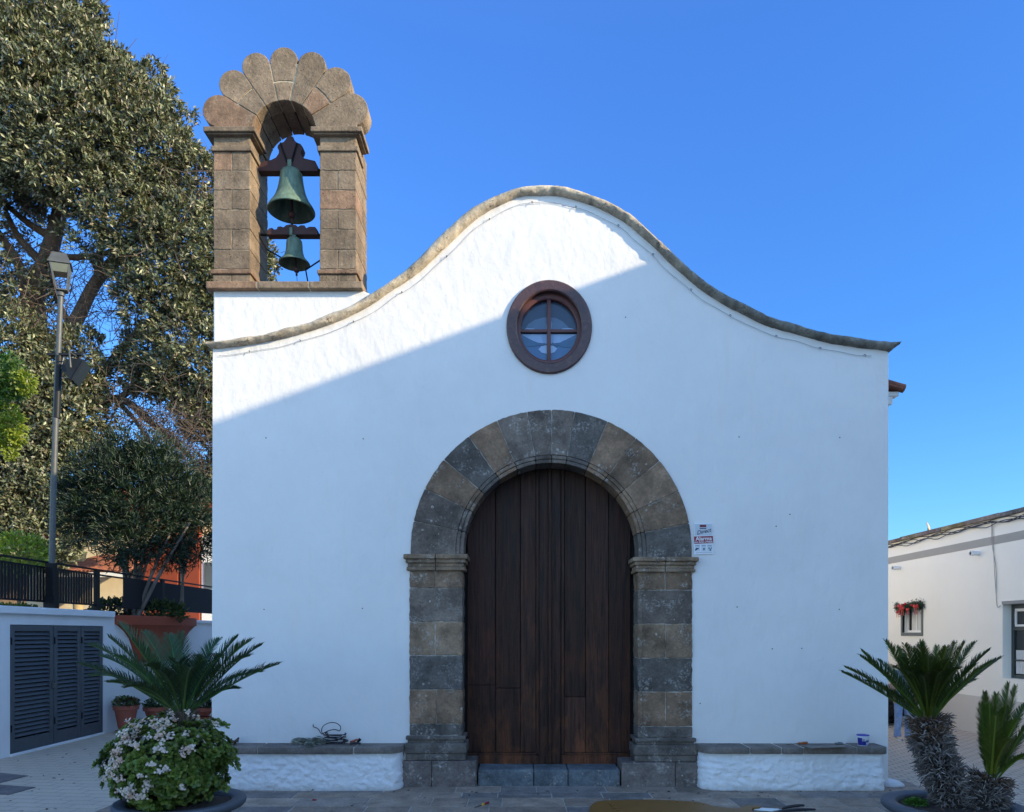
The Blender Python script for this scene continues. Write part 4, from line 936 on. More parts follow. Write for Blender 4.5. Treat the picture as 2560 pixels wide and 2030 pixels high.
col = np.where(cc[:, None] > .5, np.array([[.20, .24, .025]]), np.array([[.055, .11, .018]]))*Rg.uniform(.65, 1.3, (len(base), 1))
leaf_mesh('crown', base, d, nr, Rg.uniform(.05, .085, len(base)), Rg.uniform(.022, .036, len(base)), col, MT['bright'], br, True, .06)
m = MB(); m.tube(catmull([D(-90, 1500, 3.2), D(-85, 1200, 3.2), D(-70, 1000, 3.2), D(-30, 880, 3.2), D(10, 800, 3.2)], 5), [.09-.0035*i for i in range(21)], 8); m.tube(catmull([D(-70, 1000, 3.2), D(-20, 930, 3.2), D(20, 920, 3.2)], 4), [.03-.002*i for i in range(9)], 6); m.build('trunk', MT['bark'], br, smooth=True)
# shrubs behind the railing
def shrub(x, y, yd, r, lab, pal, seed, n=900, sq=.7, L=.09, W=.045):
    c = D(x, y, yd); t = thing('shrub', (c[0], c[1], 1.7), lab, 'shrub'); rr = r*1.18738*(yd+ZF)/F
    leafball(n, c, rr, L, W, pal, np.random.default_rng(seed), MT['bright'], 'crown', t, sq)
    m = MB(); m.tube([(c[0], c[1], 1.69), c], [.04, .02], 6); m.build('stem', MT['bark'], t)
shrub(40, 1165, 6, 62, 'yellow green sunlit shrub behind the railing at the left edge', [(.30, .33, .05), (.16, .2, .04)], 31, 1300)
shrub(20, 1290, 3.2, 60, 'low green creeper spilling over the terrace wall under the railing', [(.08, .11, .03), (.05, .08, .02), (.15, .14, .04)], 33, 900, .28, .06, .035)
shrub(240, 1285, 5.2, 45, 'low dark shrub at the foot of the oleander', [(.02, .035, .02)], 34, 700, .5)
shrub(330, 1290, 5.6, 60, 'dark green plants growing in the orange planter bowl', [(.03, .05, .02), (.05, .07, .02)], 35, 900, .4)
# ================================================================= house behind the terrace
oh = thing('house', (-12.5, 18, 1.7), 'cream house with orange pillars and a tiled awning behind the fig tree', 'house')
YH = 16.0; kx = 1.18738*(YH+ZF)/F
def hx(x): return D(x, 0, YH)[0]
def hz(y): return D(0, y, YH)[2]
crm = m_plain('cream_wall', (.62, .52, .36), .9, var=.12, bump=.004)
m = MB(); m.box(hx(-120), hx(520), YH, YH+6, 1.6, hz(1085)); m.build('wall', crm, oh)
m = MB(); m.box(hx(-130), hx(530), YH-.25, YH+6.2, hz(1085), hz(1040), .02); m.build('cornice', MT['orange'], oh)
m = MB(); m.box(hx(-130)+.1, hx(530)-.1, YH+.6, YH+5.6, hz(1040), hz(1020)); m.build('roof', MT['tile'], oh)
for a, b in ((104, 124), (305, 380), (391, 425)):
    m = MB(); m.box(hx(a), hx(b), YH-.22, YH-.003, 1.6, hz(1090)); m.build('pillar', MT['orange'], oh)
m = MB(); m.box(hx(428), hx(452), YH-.12, YH-.002, 1.6, hz(1130)); m.build('white_bay', MT['whitepaint'], oh)
m = MB(); m.box(hx(434), hx(452), YH-.15, YH-.125, hz(1240), hz(1185)); m.build('window', m_plain('grey_pane', (.08, .09, .1), .2), oh)
m = MB(); xa_, xb_ = hx(180), hx(312)
m.add([(xa_-.4, YH-1.4, hz(1212)), (xb_+.1, YH-1.4, hz(1212)), (xb_-.1, YH-.003, hz(1172)), (xa_+.5, YH-.003, hz(1172)), (xa_-.4, YH-1.4, hz(1215)), (xb_+.1, YH-1.4, hz(1215)), (xb_-.1, YH-.003, hz(1176)), (xa_+.5, YH-.003, hz(1176))], [(0, 1, 2, 3), (7, 6, 5, 4), (0, 4, 5, 1), (1, 5, 6, 2), (0, 3, 7, 4)])
aw = m.build('awning', MT['tile'], oh)
m = MB()
for i in range(22):
    t = i/21; m.tube([(xa_-.4+(xb_-xa_+.5)*t, YH-1.42, hz(1211)), (xa_+.5+(xb_-xa_-.6)*t, YH-.02, hz(1171))], .05, 7)
m.build('roof_tile', MT['tile'], aw)
m = MB(); m.box(xa_-.4, xb_+.1, YH-1.46, YH-1.42, hz(1222), hz(1213)); m.build('fascia', MT['whitepaint'], aw)
for x in (150, 165): m = MB(); m.tube(catmull([D(165, 1290, YH-.4), D(162, 1230, YH-.4), D(x-8, 1195, YH-.4), D(x+(10 if x > 155 else -10), 1160, YH-.4)], 4), [.14-.006*i for i in range(13)], 8); m.build('trunk', m_plain('straw_trunk', (.34, .26, .13), .9), oh) if False else None
pt = thing('palm_tree', D(163, 1290, YH-.6), 'pale forked trunk standing before the cream house wall', 'tree')
m = MB()
for e in ((150, 1165), (178, 1162), (163, 1180)): m.tube(catmull([D(165, 1292, YH-.6), D(163, 1235, YH-.6), D(*e, YH-.6)], 5), [.15-.008*i for i in range(11)], 8)
m.build('trunk', m_plain('straw_trunk', (.36, .27, .14), .9, bump=.02, bs=10), pt, smooth=True)
# ================================================================= low house on the right
rh = thing('house', (7.09, 8, 0), 'long low cream house with a grey painted band along the lane', 'house')
XH = 7.09
def yzH(px, py, x=XH): q = PX(px, py, x); return q[1], q[2]
w1 = [yzH(2256, 1515), yzH(2306, 1580)]; w2y = (2.25, 3.31); w2z = (.89, 1.965)
w1y = (5.47, 6.10); w1z = (1.555, 2.03)
bm = bmesh.new(); es = []
for loop in ([(-.98, -.05), (22, -.05), (22, 3.24), (-.98, 3.24)], [(w1y[0], w1z[0]), (w1y[1], w1z[0]), (w1y[1], w1z[1]), (w1y[0], w1z[1])], [(w2y[0], w2z[0]), (w2y[1], w2z[0]), (w2y[1], w2z[1]), (w2y[0], w2z[1])]):
    vs = [bm.verts.new((XH, y, z)) for y, z in loop]; es += [bm.edges.new((vs[i], vs[(i+1) % 4])) for i in range(4)]
bmesh.ops.triangle_fill(bm, edges=es, use_beauty=True); r = bmesh.ops.extrude_face_region(bm, geom=bm.faces[:]); bmesh.ops.translate(bm, verts=[g for g in r['geom'] if isinstance(g, bmesh.types.BMVert)], vec=(.3, 0, 0)); bmesh.ops.recalc_face_normals(bm, faces=bm.faces[:])
m = MB(); m.bm(bm); m.box(XH+.302, 12, -.98, 22, -.05, 3.2); m.build('wall', MT['house'], rh)
m = MB(); m.box(XH-.003, XH+.01, -.98, 22, 2.862, 2.985); m.build('painted_band', m_plain('grey_band_paint', (.36, .345, .31), .85, var=.06), rh)
m = MB(); m.box(XH-.012, XH+.01, -.98, 22, -.05, .575); m.build('plinth', m_plaster('plinth_plaster', (.62, .58, .52), coarse=.003), rh)
m = MB(); R = random.Random(2); y = -.98
while y < 22: d = R.uniform(.5, .9); m.col = tuple(v*R.uniform(.75, 1.2) for v in (.15, .125, .10)); m.box(XH-.055+R.uniform(-.006, .006), XH+.5, y, y+d-.004, 3.24, 3.305+R.uniform(-.006, .006), .008); y += d
m.build('wall_coping', MT['basalt'], rh); m = MB(); m.box(XH+.5, 12, -.98, 22, 3.2, 3.25); m.build('roof', m_plain('flat_roof', (.3, .25, .2), .9), rh)
def drain(px0, y, z):
    t = MB(); t.lathe([(.030, 0), (.042, 0), (.042, .045), (.036, .047), (.036, .16), (.0, .16)], (0, 0, 0), 20, M=Matrix.Translation((XH-.135, y, z)) @ Matrix.Rotation(math.pi/2, 4, 'Y') @ Matrix.Rotation(0, 4, 'Z'))
    o = t.build('drain_pipe', MT['whitepaint'], rh, auto=.6); t = MB(); t.lathe([(.0, .02), (.031, .02)], (0, 0, 0), 16, M=Matrix.Translation((XH-.135, y, z)) @ Matrix.Rotation(math.pi/2, 4, 'Y')); t.build('bore', MT['dark'], o)
    st = MB()
drain(0, 6.21, 2.75); drain(0, 3.86, 2.77)
st = m_plain('rust_stain', (.66, .50, .40), .9, var=.1)
# big window
wb = thing('window', (0, 0, 0), None, None); wb.parent = rh; wb.location = (0, 0, 0); ORIG[wb.name] = ORIG[rh.name]
xi = XH+.127; m = MB(); a, b = w2y; z0, z1 = w2z
for q in ((a, a+.05, z0, z1), (b-.05, b, z0, z1)): m.box(xi, xi+.05, *q)
for q in ((z0, z0+.05), (z1-.06, z1), (1.585, 1.635)): m.box(xi, xi+.05, a+.05, b-.05, *q)
m.box(xi+.002, xi+.05, a+.05, b-.05, 1.0, 1.0)if False else None
m.box(xi+.004, xi+.046, a+.05, b-.05, 1.14, 1.165); m.box(xi+.004, xi+.046, (a+b)/2-.02, (a+b)/2+.02, z0+.05, 1.14); m.build('frame', MT['green'], wb, bevel=.004)
m = MB(); m.box(xi+.012, xi+.04, a+.06, b-.06, 1.64, 1.67); m.box(xi+.012, xi+.04, a+.06, b-.06, 1.86, 1.90); m.box(xi+.012, xi+.04, b-.09, b-.055, 1.67, 1.86); m.box(xi+.012, xi+.04, b-.36, b-.33, 1.67, 1.86); m.box(xi+.012, xi+.04, a+.055, a+.09, 1.67, 1.86); m.build('sash', MT['whitepaint'], wb)
m = MB(); m.box(xi+.028, xi+.034, a+.03, b-.03, z0+.03, z1-.03); m.build('pane', m_plain('dark_pane', (.03, .035, .035), .12), wb)
m = MB(); n = 60; vs = []
for j in range(n): y_ = a+.07+(b-a-.14)*j/(n-1); o_ = .006*math.sin(j*1.4); vs += [(xi+.018+o_, y_, z0+.07), (xi+.018+o_, y_, 1.30)]
m.add(vs, [(2*j, 2*j+2, 2*j+3, 2*j+1) for j in range(n-1)]); m.build('curtain', MT['curtain'], wb)
m = MB(); m.box(XH-.004, XH+.12, a, b+.012, z1-.001, z1+.045); m.build('lintel', m_plain('grey_lintel', (.28, .28, .26), .8), wb)
# small window
ws = thing('window', (0, 0, 0), None, None); ws.parent = rh; ws.location = (0, 0, 0); ORIG[ws.name] = ORIG[rh.name]
a, b = w1y; z0, z1 = w1z; m = MB(); m.box(XH-.015, XH+.03, a-.05, a, z0-.06, z1+.05); m.box(XH-.015, XH+.03, b, b+.05, z0-.06, z1+.05); m.box(XH-.015, XH+.03, a, b, z0-.06, z0); m.box(XH-.015, XH+.03, a, b, z1, z1+.05); m.build('frame', m_plain('grey_green_trim', (.14, .15, .14), .7), ws)
m = MB(); x_ = XH+.08
for q in ((a, a+.03, z0, z1), (b-.03, b, z0, z1), (a+.03, b-.03, z0, z0+.04), (a+.03, b-.03, z1-.04, z1), ((a+b)/2-.016, (a+b)/2+.016, z0+.04, z1-.04)): m.box(x_, x_+.03, *q)
m.build('sash', MT['whitepaint'], ws); m = MB(); m.box(x_+.012, x_+.016, a+.02, b-.02, z0+.03, z1-.03); m.build('pane', MT['curtain'], ws)
m = MB(); m.box(x_-.004, x_+.01, b-.13, b-.08, z0+.04, z1-.04); m.build('gap', MT['dark'], ws)
# garland over the small window
ga = thing('garland', (XH-.04, 5.8, 2.05), 'green holiday garland with red bows draped over the small window', 'garland')
Rg = np.random.default_rng(2); n = 1500; t = Rg.random(n); yv = 5.36+.92*t; zv = 2.04+.02*np.sin(t*9)-.10*np.exp(-((t-.78)/.14)**2)-.03*np.exp(-((t-.15)/.1)**2); base = np.stack([XH-.05+Rg.normal(0, .022, n), yv, zv+Rg.normal(0, .035, n)], 1)
d = Rg.normal(0, 1, (n, 3)); leaf_mesh('greenery', base, d, Rg.normal(0, 1, (n, 3)), Rg.uniform(.03, .06, n), np.full(n, .010), np.array([[.03, .06, .025]])*Rg.uniform(.5, 1.6, (n, 1)), MT['oleander'], ga)
red = m_plain('red_ribbon', (.5, .02, .015), .5, var=.25)
for (yc_, zc_, s) in ((6.0, 2.02, 1), (5.93, 1.98, .8), (5.48, 2.0, .9), (5.75, 1.96, .6), (6.1, 1.92, .6)):
    m = MB()
    for sg in (1, -1):
        m.lathe([(.008, 0), (.03*s, .03*s), (.042*s, .07*s), (.02*s, .09*s), (.004, .085*s)], (XH-.10, yc_, zc_), 10, sx=.5, M=Matrix.Rotation(sg*1.2, 4, 'X')); m.add([(XH-.105, yc_+sg*.01, zc_), (XH-.105, yc_+sg*.03, zc_), (XH-.10, yc_+sg*.06*s, zc_-.14*s), (XH-.10, yc_+sg*.03*s, zc_-.15*s)], [(0, 1, 2, 3)])
    m.blob((XH-.105, yc_, zc_), .016, 3); m.build('bow', red, ga, smooth=True)
for i, (yc_, zc_) in enumerate(((5.62, 2.04), (6.2, 2.03), (5.85, 2.07), (6.05, 1.9))):
    m = MB(); m.blob((XH-.09, yc_, zc_), .026, i, 0, 2); m.build('bauble', [red, m_plain('rose_bauble', (.5, .25, .18), .3)][i % 2], ga, smooth=True)
# cables on the low house
cb = MB(); cm = m_plain('black_cable', (.05, .045, .04), .7); R = random.Random(8)
for k_ in range(4):
    pts = []; y = 1.6
    while y < 21: pts.append((XH-.03-.006*k_, y, 3.235-.018*k_-(.05 if (len(pts)+k_) % 3 == 0 else .0)-R.uniform(0, .012))); y += R.uniform(.25, .5)
    cb.tube(catmull(pts, 3), .007, 5)
co_ = cb.build('cable', cm, None, loc=(XH, 5, 3.2)); tag(co_, 'bundle of dark cables sagging under the low house roof edge', 'cable')
m = MB()
for o_ in (0, .05): m.tube(catmull([(XH-.02, 3.52, 3.2), (XH-.015, 3.50+o_*.6, 2.9), (XH-.015, 3.47-o_*.7, 2.5), (XH-.015, 3.43, 2.1), (XH-.015, 3.40, 1.93), (XH-.015, 3.33, 1.95)], 5), .005, 5)
o = m.build('cable', m_plain('white_cable', (.35, .34, .32), .6), None, loc=(XH, 3.45, 3.2)); tag(o, 'pale double cable hanging down the low house wall to the big window', 'cable')
dsh = thing('satellite_dish', (8.5, 7.8, 3.25), 'small orange tinted satellite dish peeking over the low house roof', 'dish')
m = MB(); m.lathe([(.004, .03), (.07, .022), (.13, .0), (.132, -.006), (.07, .012), (.004, .02)], (0, 0, 0), 24, M=Matrix.Translation((8.5, 7.8, 3.72)) @ Matrix.Rotation(1.3, 4, 'Y') @ Matrix.Rotation(.5, 4, 'X')); m.build('reflector', m_plain('faded_dish', (.55, .33, .2), .7), dsh, smooth=True)
m = MB(); m.tube([(8.5, 7.8, 3.2), (8.5, 7.8, 3.72)], .015, 6); m.build('mast', MT['lamp'], dsh)
# tall house further along the lane towards the viewer, it shades the plaza
th_ = thing('house', (7.4, -14, 0), 'tall white house beyond the right edge whose shadow crosses the church', 'house')
m = MB(); m.box(7.32, 15, -32, -1.0, -.05, 7.38); m.build('wall', MT['terr'], th_)
m = MB(); m.box(7.30, 15.05, -32.05, -1.0, 7.38, 7.50); m.build('roof', MT['tile'], th_)
for i, y in enumerate((-2.2, -4.9, -7.6, -10.6)):
    for z in (1.0, 4.3):
        m = MB(); m.box(7.29, 7.33, y-.45, y+.45, z, z+1.4); f = m.build('window', MT['green'], th_); m = MB(); m.box(7.285, 7.292, y-.38, y+.38, z+.07, z+1.33); m.build('pane', MT['glass'], f)
# ================================================================= planters, cycads, flowering bush
ZP = 5.4; YP = ZP-ZF; kp = ZP/F
def planter(px, zr, r, lab):
    x = (px-1293)*kp; t = thing('planter', (x, YP, 0), lab, 'planter', 'large grey round planters before the church'); c = (x, YP, 0)
    m = MB(); m.lathe([(.01, 0), (r*.60, 0), (r*.64, .02), (r*.72, zr*.5), (r*.79, zr-.075), (r*.80, zr-.06), (r*.96, zr-.055), (r*.995, zr-.035), (r, zr-.015), (r*.985, zr), (r*.96, zr+.003), (r*.80, zr-.004), (r*.775, zr-.012), (r*.765, zr-.06)], c, 72)
    m.build('pot', MT['pot'], t, auto=.9)
    m = MB(); bm = bmesh.new(); bmesh.ops.create_circle(bm, cap_ends=True, segments=40, radius=r*.77); bmesh.ops.subdivide_edges(bm, edges=bm.edges[:], cuts=2, use_grid_fill=True)
    for v in bm.verts: v.co.z = zr-.035+.02*math.sin(v.co.x*14)*math.cos(v.co.y*11); v.co += Vector(c)
    m.bm(bm); m.build('soil', MT['soil'], t); return t, x
pl1, xp1 = planter(452, .335, .452, 'large grey planter under the flowering succulent bush')
pl2, xp2 = planter(2382, .305, .476, 'large grey planter with soil and two shaggy cycad trunks')
def frond(base, tip, arch, parent, col, inward, n=66, lmax=.13, rng_=random, dead=0):
    base, tip = Vector(base), Vector(tip); L = (tip-base).length; ctl = base.lerp(tip, .55)+Vector((0, 0, arch*L))
    Bz = lambda t: base*(1-t)**2+ctl*2*t*(1-t)+tip*t*t
    m = MB(); N = 14; pts = [Bz(i/N) for i in range(N+1)]; m.col = tuple(x*1.9 for x in col[:2])+(col[2]*1.2,); m.tube(pts, [.0075*(1-.8*i/N)+.001 for i in range(N+1)], 5)
    iw = Vector(inward)
    for i in range(n):
        t = .14+.85*i/(n-1); p = Bz(t); T = (Bz(min(1, t+.02))-Bz(t-.02)).normalized(); U = (Vector((0, 0, 1))*.8+iw*.8); U = U-T*U.dot(T)
        if U.length < .05: U = Vector((0, -1, 0))-T*T.dot(Vector((0, -1, 0)))
        U.normalize(); S = T.cross(U)
        ll = lmax*(min(1, .35+(t-.14)*4.2))*(1-.72*max(0, (t-.62)/.38)**1.4)
        for s in (1, -1):
            q = rng_.uniform(.75, 1.2); m.col = tuple(c*q for c in col); d = (T*(.75+.4*t+rng_.gauss(0, .06))+S*s*(.8-.25*t)+U*(.38+rng_.gauss(0, .09))).normalized(); l = ll*rng_.uniform(.86, 1.08); w = T*.0045
            mid_ = p+d*l*.55+U*.004; e = p+d*l+Vector((0, 0, -.10*l))+U*.0
            m.add([p-w, p+w, mid_+w*.95, mid_-w*.95, e], [(0, 1, 2, 3), (3, 2, 4)])
    return m.build('frond', MT['cycad'], parent)
def cpx(px, py, dy=0): Z = ZP+dy; return Vector(((px-1293)*Z/F, YP+dy, H-(py-1582)*Z/F))
def palm(t, bpx, bpy, tips, L, col, seed, lmax=.13):
    R = random.Random(seed); b = cpx(bpx, bpy)
    for q in tips:
        px, py = q[:2]; sgn = q[2] if len(q) > 2 else R.choice((-1, 1)); arch = (q[3] if len(q) > 3 else .14)+R.uniform(-.03, .07)
        f = cpx(px, py); d2 = (f.x-b.x)**2+(f.z-b.z)**2; dy = sgn*math.sqrt(max(.01, L*L-d2)) if d2 < L*L else sgn*.08
        dy = max(-.5, min(.6, dy)); tip = cpx(px, py, dy); az = Vector((tip.x-b.x, tip.y-b.y, 0)); az = az.normalized() if az.length > .01 else Vector((0, -1, 0))
        st = b+az*.035+Vector((0, 0, R.uniform(-.03, .02))); k = R.uniform(.75, 1.35); c = tuple(v*k for v in col); c = (c[0]*R.uniform(.85, 1.35), c[1], c[2])
        frond(st, tip, arch, t, c, -az, lmax=lmax*min(1, .35+.65*(tip-st).length/L), rng_=R)
def trunk(t, path, radii, n, seed, top_brown=True):
    R = random.Random(seed); c = catmull(path, 6); k = len(c); rr = [radii[0]+(radii[1]-radii[0])*i/k+.012*math.sin(i*.9) for i in range(k)]
    m = MB(); m.col = (.03, .026, .024); m.tube(c, [r*.86 for r in rr], 16); 
    for i in range(n):
        u = R.random(); j = min(k-2, int(u*(k-1))); p = c[j].lerp(c[j+1], R.random()); T = (c[j+1]-c[j]).normalized(); a = R.uniform(0, 6.283); o = T.orthogonal().normalized(); w = T.cross(o); rad = o*math.cos(a)+w*math.sin(a)
        s0 = p+rad*rr[j]*.8; L = R.uniform(.045, .085); g = R.uniform(.5, 1.6); base = (.125, .105, .095) if u < .75 else (.10, .065, .045); 
        if R.random() < .25: base = (.24, .22, .205)
        m.col = tuple(x*g for x in base); tw_ = w*math.cos(a)-o*math.sin(a); d = (rad*.75+T*R.uniform(-.15, .85)+tw_*R.gauss(0, .35)).normalized()
        e = s0+d*L; m.tube([s0, s0+d*L*.55+T*.004, e+Vector((R.gauss(0, .01), R.gauss(0, .01), R.gauss(-.004, .012)))], [.0055, .0045, .0016], 5, cap=False)
    return m.build('trunk', MT['stub'], t)
CY = (.034, .056, .009)
t1 = thing('cycad', tuple(cpx(456, 1777)), 'sago cycad with feathery dark green fronds rising behind the flowering bush', 'cycad')
palm(t1, 456, 1782, [(199,1660,-.3,.1),(223,1612,.4,.1),(298,1559,.5,.06),(271,1592,-.6,.1),(360,1580,.9,.06),(330,1600,-.8,.1),(422,1588,.8),(452,1583,.9,.04),(549,1599,.8),(594,1592,.5,.08),(628,1601,-.5,.1),(655,1612,.4,.1),(698,1660,-.3,.12),(268,1706,-.5,.2),(598,1722,.4,.24),(225,1690,.6,.16),(405,1682,-1,.25),(478,1672,-1,.25),(445,1655,-1,.25),(520,1650,-1,.3),(360,1665,-1,.22),(500,1640,.9,.1),(655,1680,.5,.18),(250,1640,.5,.12),(310,1720,-.9,.28),(560,1640,-.9,.22),(290,1640,-.6,.16),(625,1640,-.6,.14)], .80, (.030, .066, .026), 41, .165)
R = random.Random(3); m = MB(); m.col = (.09, .07, .05); b = cpx(456, 1782); m.tube([b+Vector((0, 0, -.5)), b+Vector((0, 0, .02))], [.10, .075], 14)
for i in range(160):
    a = R.uniform(0, 6.28); d = Vector((math.cos(a), math.sin(a), R.uniform(.4, 1.6))).normalized(); s0 = b+Vector((math.cos(a)*.06, math.sin(a)*.06, R.uniform(-.16, .01))); g = R.uniform(.5, 1.5); m.col = (.13*g, .11*g, .08*g); m.tube([s0, s0+d*R.uniform(.05, .1)], [.007, .002], 5)
m.build('trunk', MT['stub'], t1)
t2 = thing('cycad', tuple(cpx(2380, 2010)), 'tall sago cycad with thick shaggy leaning trunk in the right planter', 'cycad')
palm(t2, 2321, 1792, [(2104,1680,-.3,.02),(2112,1668,.4,.06),(2153,1626,.4,.05),(2150,1640,-.6,.08),(2213,1603,-.5,.02),(2242,1617,.7,.04),(2262,1612,-.8,.06),(2282,1620,.9,.03),(2304,1603,.5,.02),(2300,1612,-.8,.08),(2343,1616,.7,.02),(2366,1618,-.7,.06),(2388,1606,.6,.03),(2412,1606,-.5,.05),(2438,1606,.3,.04),(2475,1624,-.4,.05),(2503,1644,.3,.07),(2440,1700,.5,.16),(2165,1702,.5,.14),(2480,1655,-.6,.1),(2307,1690,-1,.22),(2350,1682,-1,.22),(2270,1684,-1,.2),(2400,1672,-1,.18),(2230,1668,-1,.15),(2440,1662,-.8,.12),(2320,1640,-1,.12),(2195,1650,.8,.1),(2372,1650,-1,.14),(2250,1645,-1,.1)], .74, CY, 42, .125)
trunk(t2, [cpx(2392, 2030, .08), cpx(2368, 1965, .05), cpx(2342, 1900, .02), cpx(2326, 1848), cpx(2322, 1795)], (.125, .105), 2400, 5)
t3 = thing('cycad', tuple(cpx(2470, 2020)), 'short young sago cycad beside the tall one in the right planter', 'cycad')
palm(t3, 2476, 1948, [(2461,1730,.5,.03),(2523,1708,.3,.02),(2541,1716,.8,.03),(2452,1760,-.3,.04),(2564,1762,.4,.05),(2580,1800,-.4,.08),(2572,1832,.3,.1),(2580,1885,-.5,.2),(2565,1900,.4,.25),(2492,1735,-.8,.03),(2474,1760,-.6,.04),(2515,1770,-.8,.06),(2545,1800,-.8,.1),(2452,1800,.3,.05),(2530,1850,-.9,.16),(2490,1790,-.9,.05)], .70, (.06, .085, .012), 43, .12)
trunk(t3, [cpx(2462, 2035, .02), cpx(2466, 2000), cpx(2472, 1965), cpx(2477, 1945)], (.14, .10), 1000, 6)
Rg = np.random.default_rng(77); c0_ = cpx(2290, 2000, .05)
cl_ = thing('weed', (c0_.x, c0_.y, .3), 'small patch of green weeds on the soil of the right planter', 'weeds'); leafball(420, (c0_.x, c0_.y, .30), .075, .022, .014, [(.04, .11, .015), (.06, .14, .02)], Rg, MT['jade'], 'foliage', cl_, .3)
n = 46; base = np.stack([xp2+Rg.uniform(-.2, .22, n), YP-.12+Rg.uniform(-.16, .12, n), np.full(n, .300)], 1); th = Rg.uniform(0, 6.3, n)
o = leaf_mesh('wood_chips', base, np.stack([np.cos(th), np.sin(th), np.zeros(n)], 1), np.stack([Rg.normal(0, .2, n), Rg.normal(0, .2, n), np.ones(n)], 1), Rg.uniform(.015, .04, n), Rg.uniform(.006, .012, n), np.array([[.22, .12, .07]])*Rg.uniform(.3, 1.5, (n, 1)), MT['stub'], None, True); tag(o, 'loose reddish wood chips on the soil of the right planter', 'wood chips', None, 'stuff')
# flowering succulent bush
bc = cpx(424, 1908); EX, EY, EZ = .405, .40, .32
jd = thing('flowering_bush', (bc.x, bc.y, .33), 'round succulent bush with thick green leaves and clusters of white flowers', 'bush')
nR = 1150; v = Rg.normal(0, 1, (nR, 3)); v /= np.linalg.norm(v, axis=1, keepdims=True); v = v[v[:, 1] < .45]; nR = len(v)
lump = 1+.11*np.sin(v[:, 0]*6+1)*np.sin(v[:, 2]*7)+.06*np.sin(v[:, 0]*13+v[:, 2]*9); pos = v*(lump*Rg.uniform(.86, 1.04, nR))[:, None]*np.array([EX, EY, EZ])+np.array(bc)
extra = [(585,1900),(588,1915),(575,1880),(560,1815),(545,1810),(300,1960),(330,2010),(418,2020),(425,2035),(262,1960),(275,1940),(520,1990),(560,1970),(350,2005)]
pe = np.array([[*cpx(a, b, -.12)] for a, b in extra]); pos = np.concatenate([pos, pe]); v = np.concatenate([v, (pe-np.array(bc))/.5]); nR = len(pos)
nl = 12; ax = v/np.linalg.norm(v, axis=1, keepdims=True)*np.array([1, 1, 1])+np.array([0, -.15, .35]); ax /= np.linalg.norm(ax, axis=1, keepdims=True)
s1 = np.cross(ax, np.array([.3, .2, 1.])); s1 /= np.linalg.norm(s1, axis=1, keepdims=True); s2 = np.cross(ax, s1)
ph = np.arange(nl)*2.399; el = np.linspace(.15, 1.15, nl)
d = (np.repeat(s1, nl, 0)*np.tile(np.cos(ph), nR)[:, None]+np.repeat(s2, nl, 0)*np.tile(np.sin(ph), nR)[:, None])*np.tile(np.cos(el), nR)[:, None]+np.repeat(ax, nl, 0)*np.tile(np.sin(el), nR)[:, None]
base = np.repeat(pos, nl, 0)+d*.006; nr = np.repeat(ax, nl, 0)-d*.25; tone = np.repeat(Rg.uniform(.65, 1.25, nR), nl)
col = np.array([(.10, .15, .025), (.14, .175, .033), (.07, .115, .021)])[Rg.integers(0, 3, nR*nl)]*(tone*Rg.uniform(.8, 1.2, nR*nl))[:, None]
leaf_mesh('foliage', base, d, nr, np.tile(np.linspace(.044, .022, nl), nR)*Rg.uniform(.85, 1.2, nR*nl), np.tile(np.linspace(.036, .018, nl), nR), col, MT['jade'], jd, True, .10, .12)
m = MB(); R = random.Random(9)
for i in range(60):
    a = R.uniform(0, 6.28); u = R.uniform(.2, 1); e = Vector((bc.x+EX*.75*u*math.cos(a), bc.y+EY*.75*u*math.sin(a), bc.z+R.uniform(-.15, .2))); s0 = Vector((bc.x+R.uniform(-.1, .1), bc.y+R.uniform(-.1, .1), .28)); m.tube([s0, s0.lerp(e, .5)+Vector((0, 0, .03)), e], [.016, .011, .007], 5)
m.build('stem', m_plain('succulent_stem', (.06, .055, .03), .8, var=.3), jd); 
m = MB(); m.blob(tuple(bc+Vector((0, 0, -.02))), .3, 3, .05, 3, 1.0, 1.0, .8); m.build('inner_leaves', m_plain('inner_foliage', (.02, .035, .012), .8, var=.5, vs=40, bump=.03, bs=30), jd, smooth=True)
FL = [(1020,800),(960,830),(1100,830),(1160,860),(1190,780),(1250,770),(1300,750),(1340,740),(1400,765),(1150,900),(1080,905),(1015,925),(940,950),(985,955),(1350,885),(1230,920),(1180,960),(1190,1005),(1150,1000),(1390,990),(1340,1000),(1320,1040),(870,1010),(830,1040),(880,1075),(1100,1110),(1160,1160),(1200,1140),(790,1120),(830,1130),(1025,1190),(820,1190),(880,1215),(765,1215),(1065,1240),(1095,1260),(1060,1290),(930,1310),(860,1290),(950,1330),(1000,1345),(1040,1340),(1325,1275),(910,870),(985,870),(1050,790),(1010,835),(1120,790),(1165,810),(1220,800),(1280,790),(1440,775),(925,1290),(895,940),(1245,745),(1560,810),(1375,1010),(905,905),(850,1140),(1370,735)]
FL += [(a+R.uniform(-38, 38), b+R.uniform(-30, 30)) for a, b in FL if a < 1000 or R.random() < .2]
RPX = 1293+pos[:, 0]*F/(pos[:, 1]+ZF); RPY = 1582+(H-pos[:, 2])*F/(pos[:, 1]+ZF)
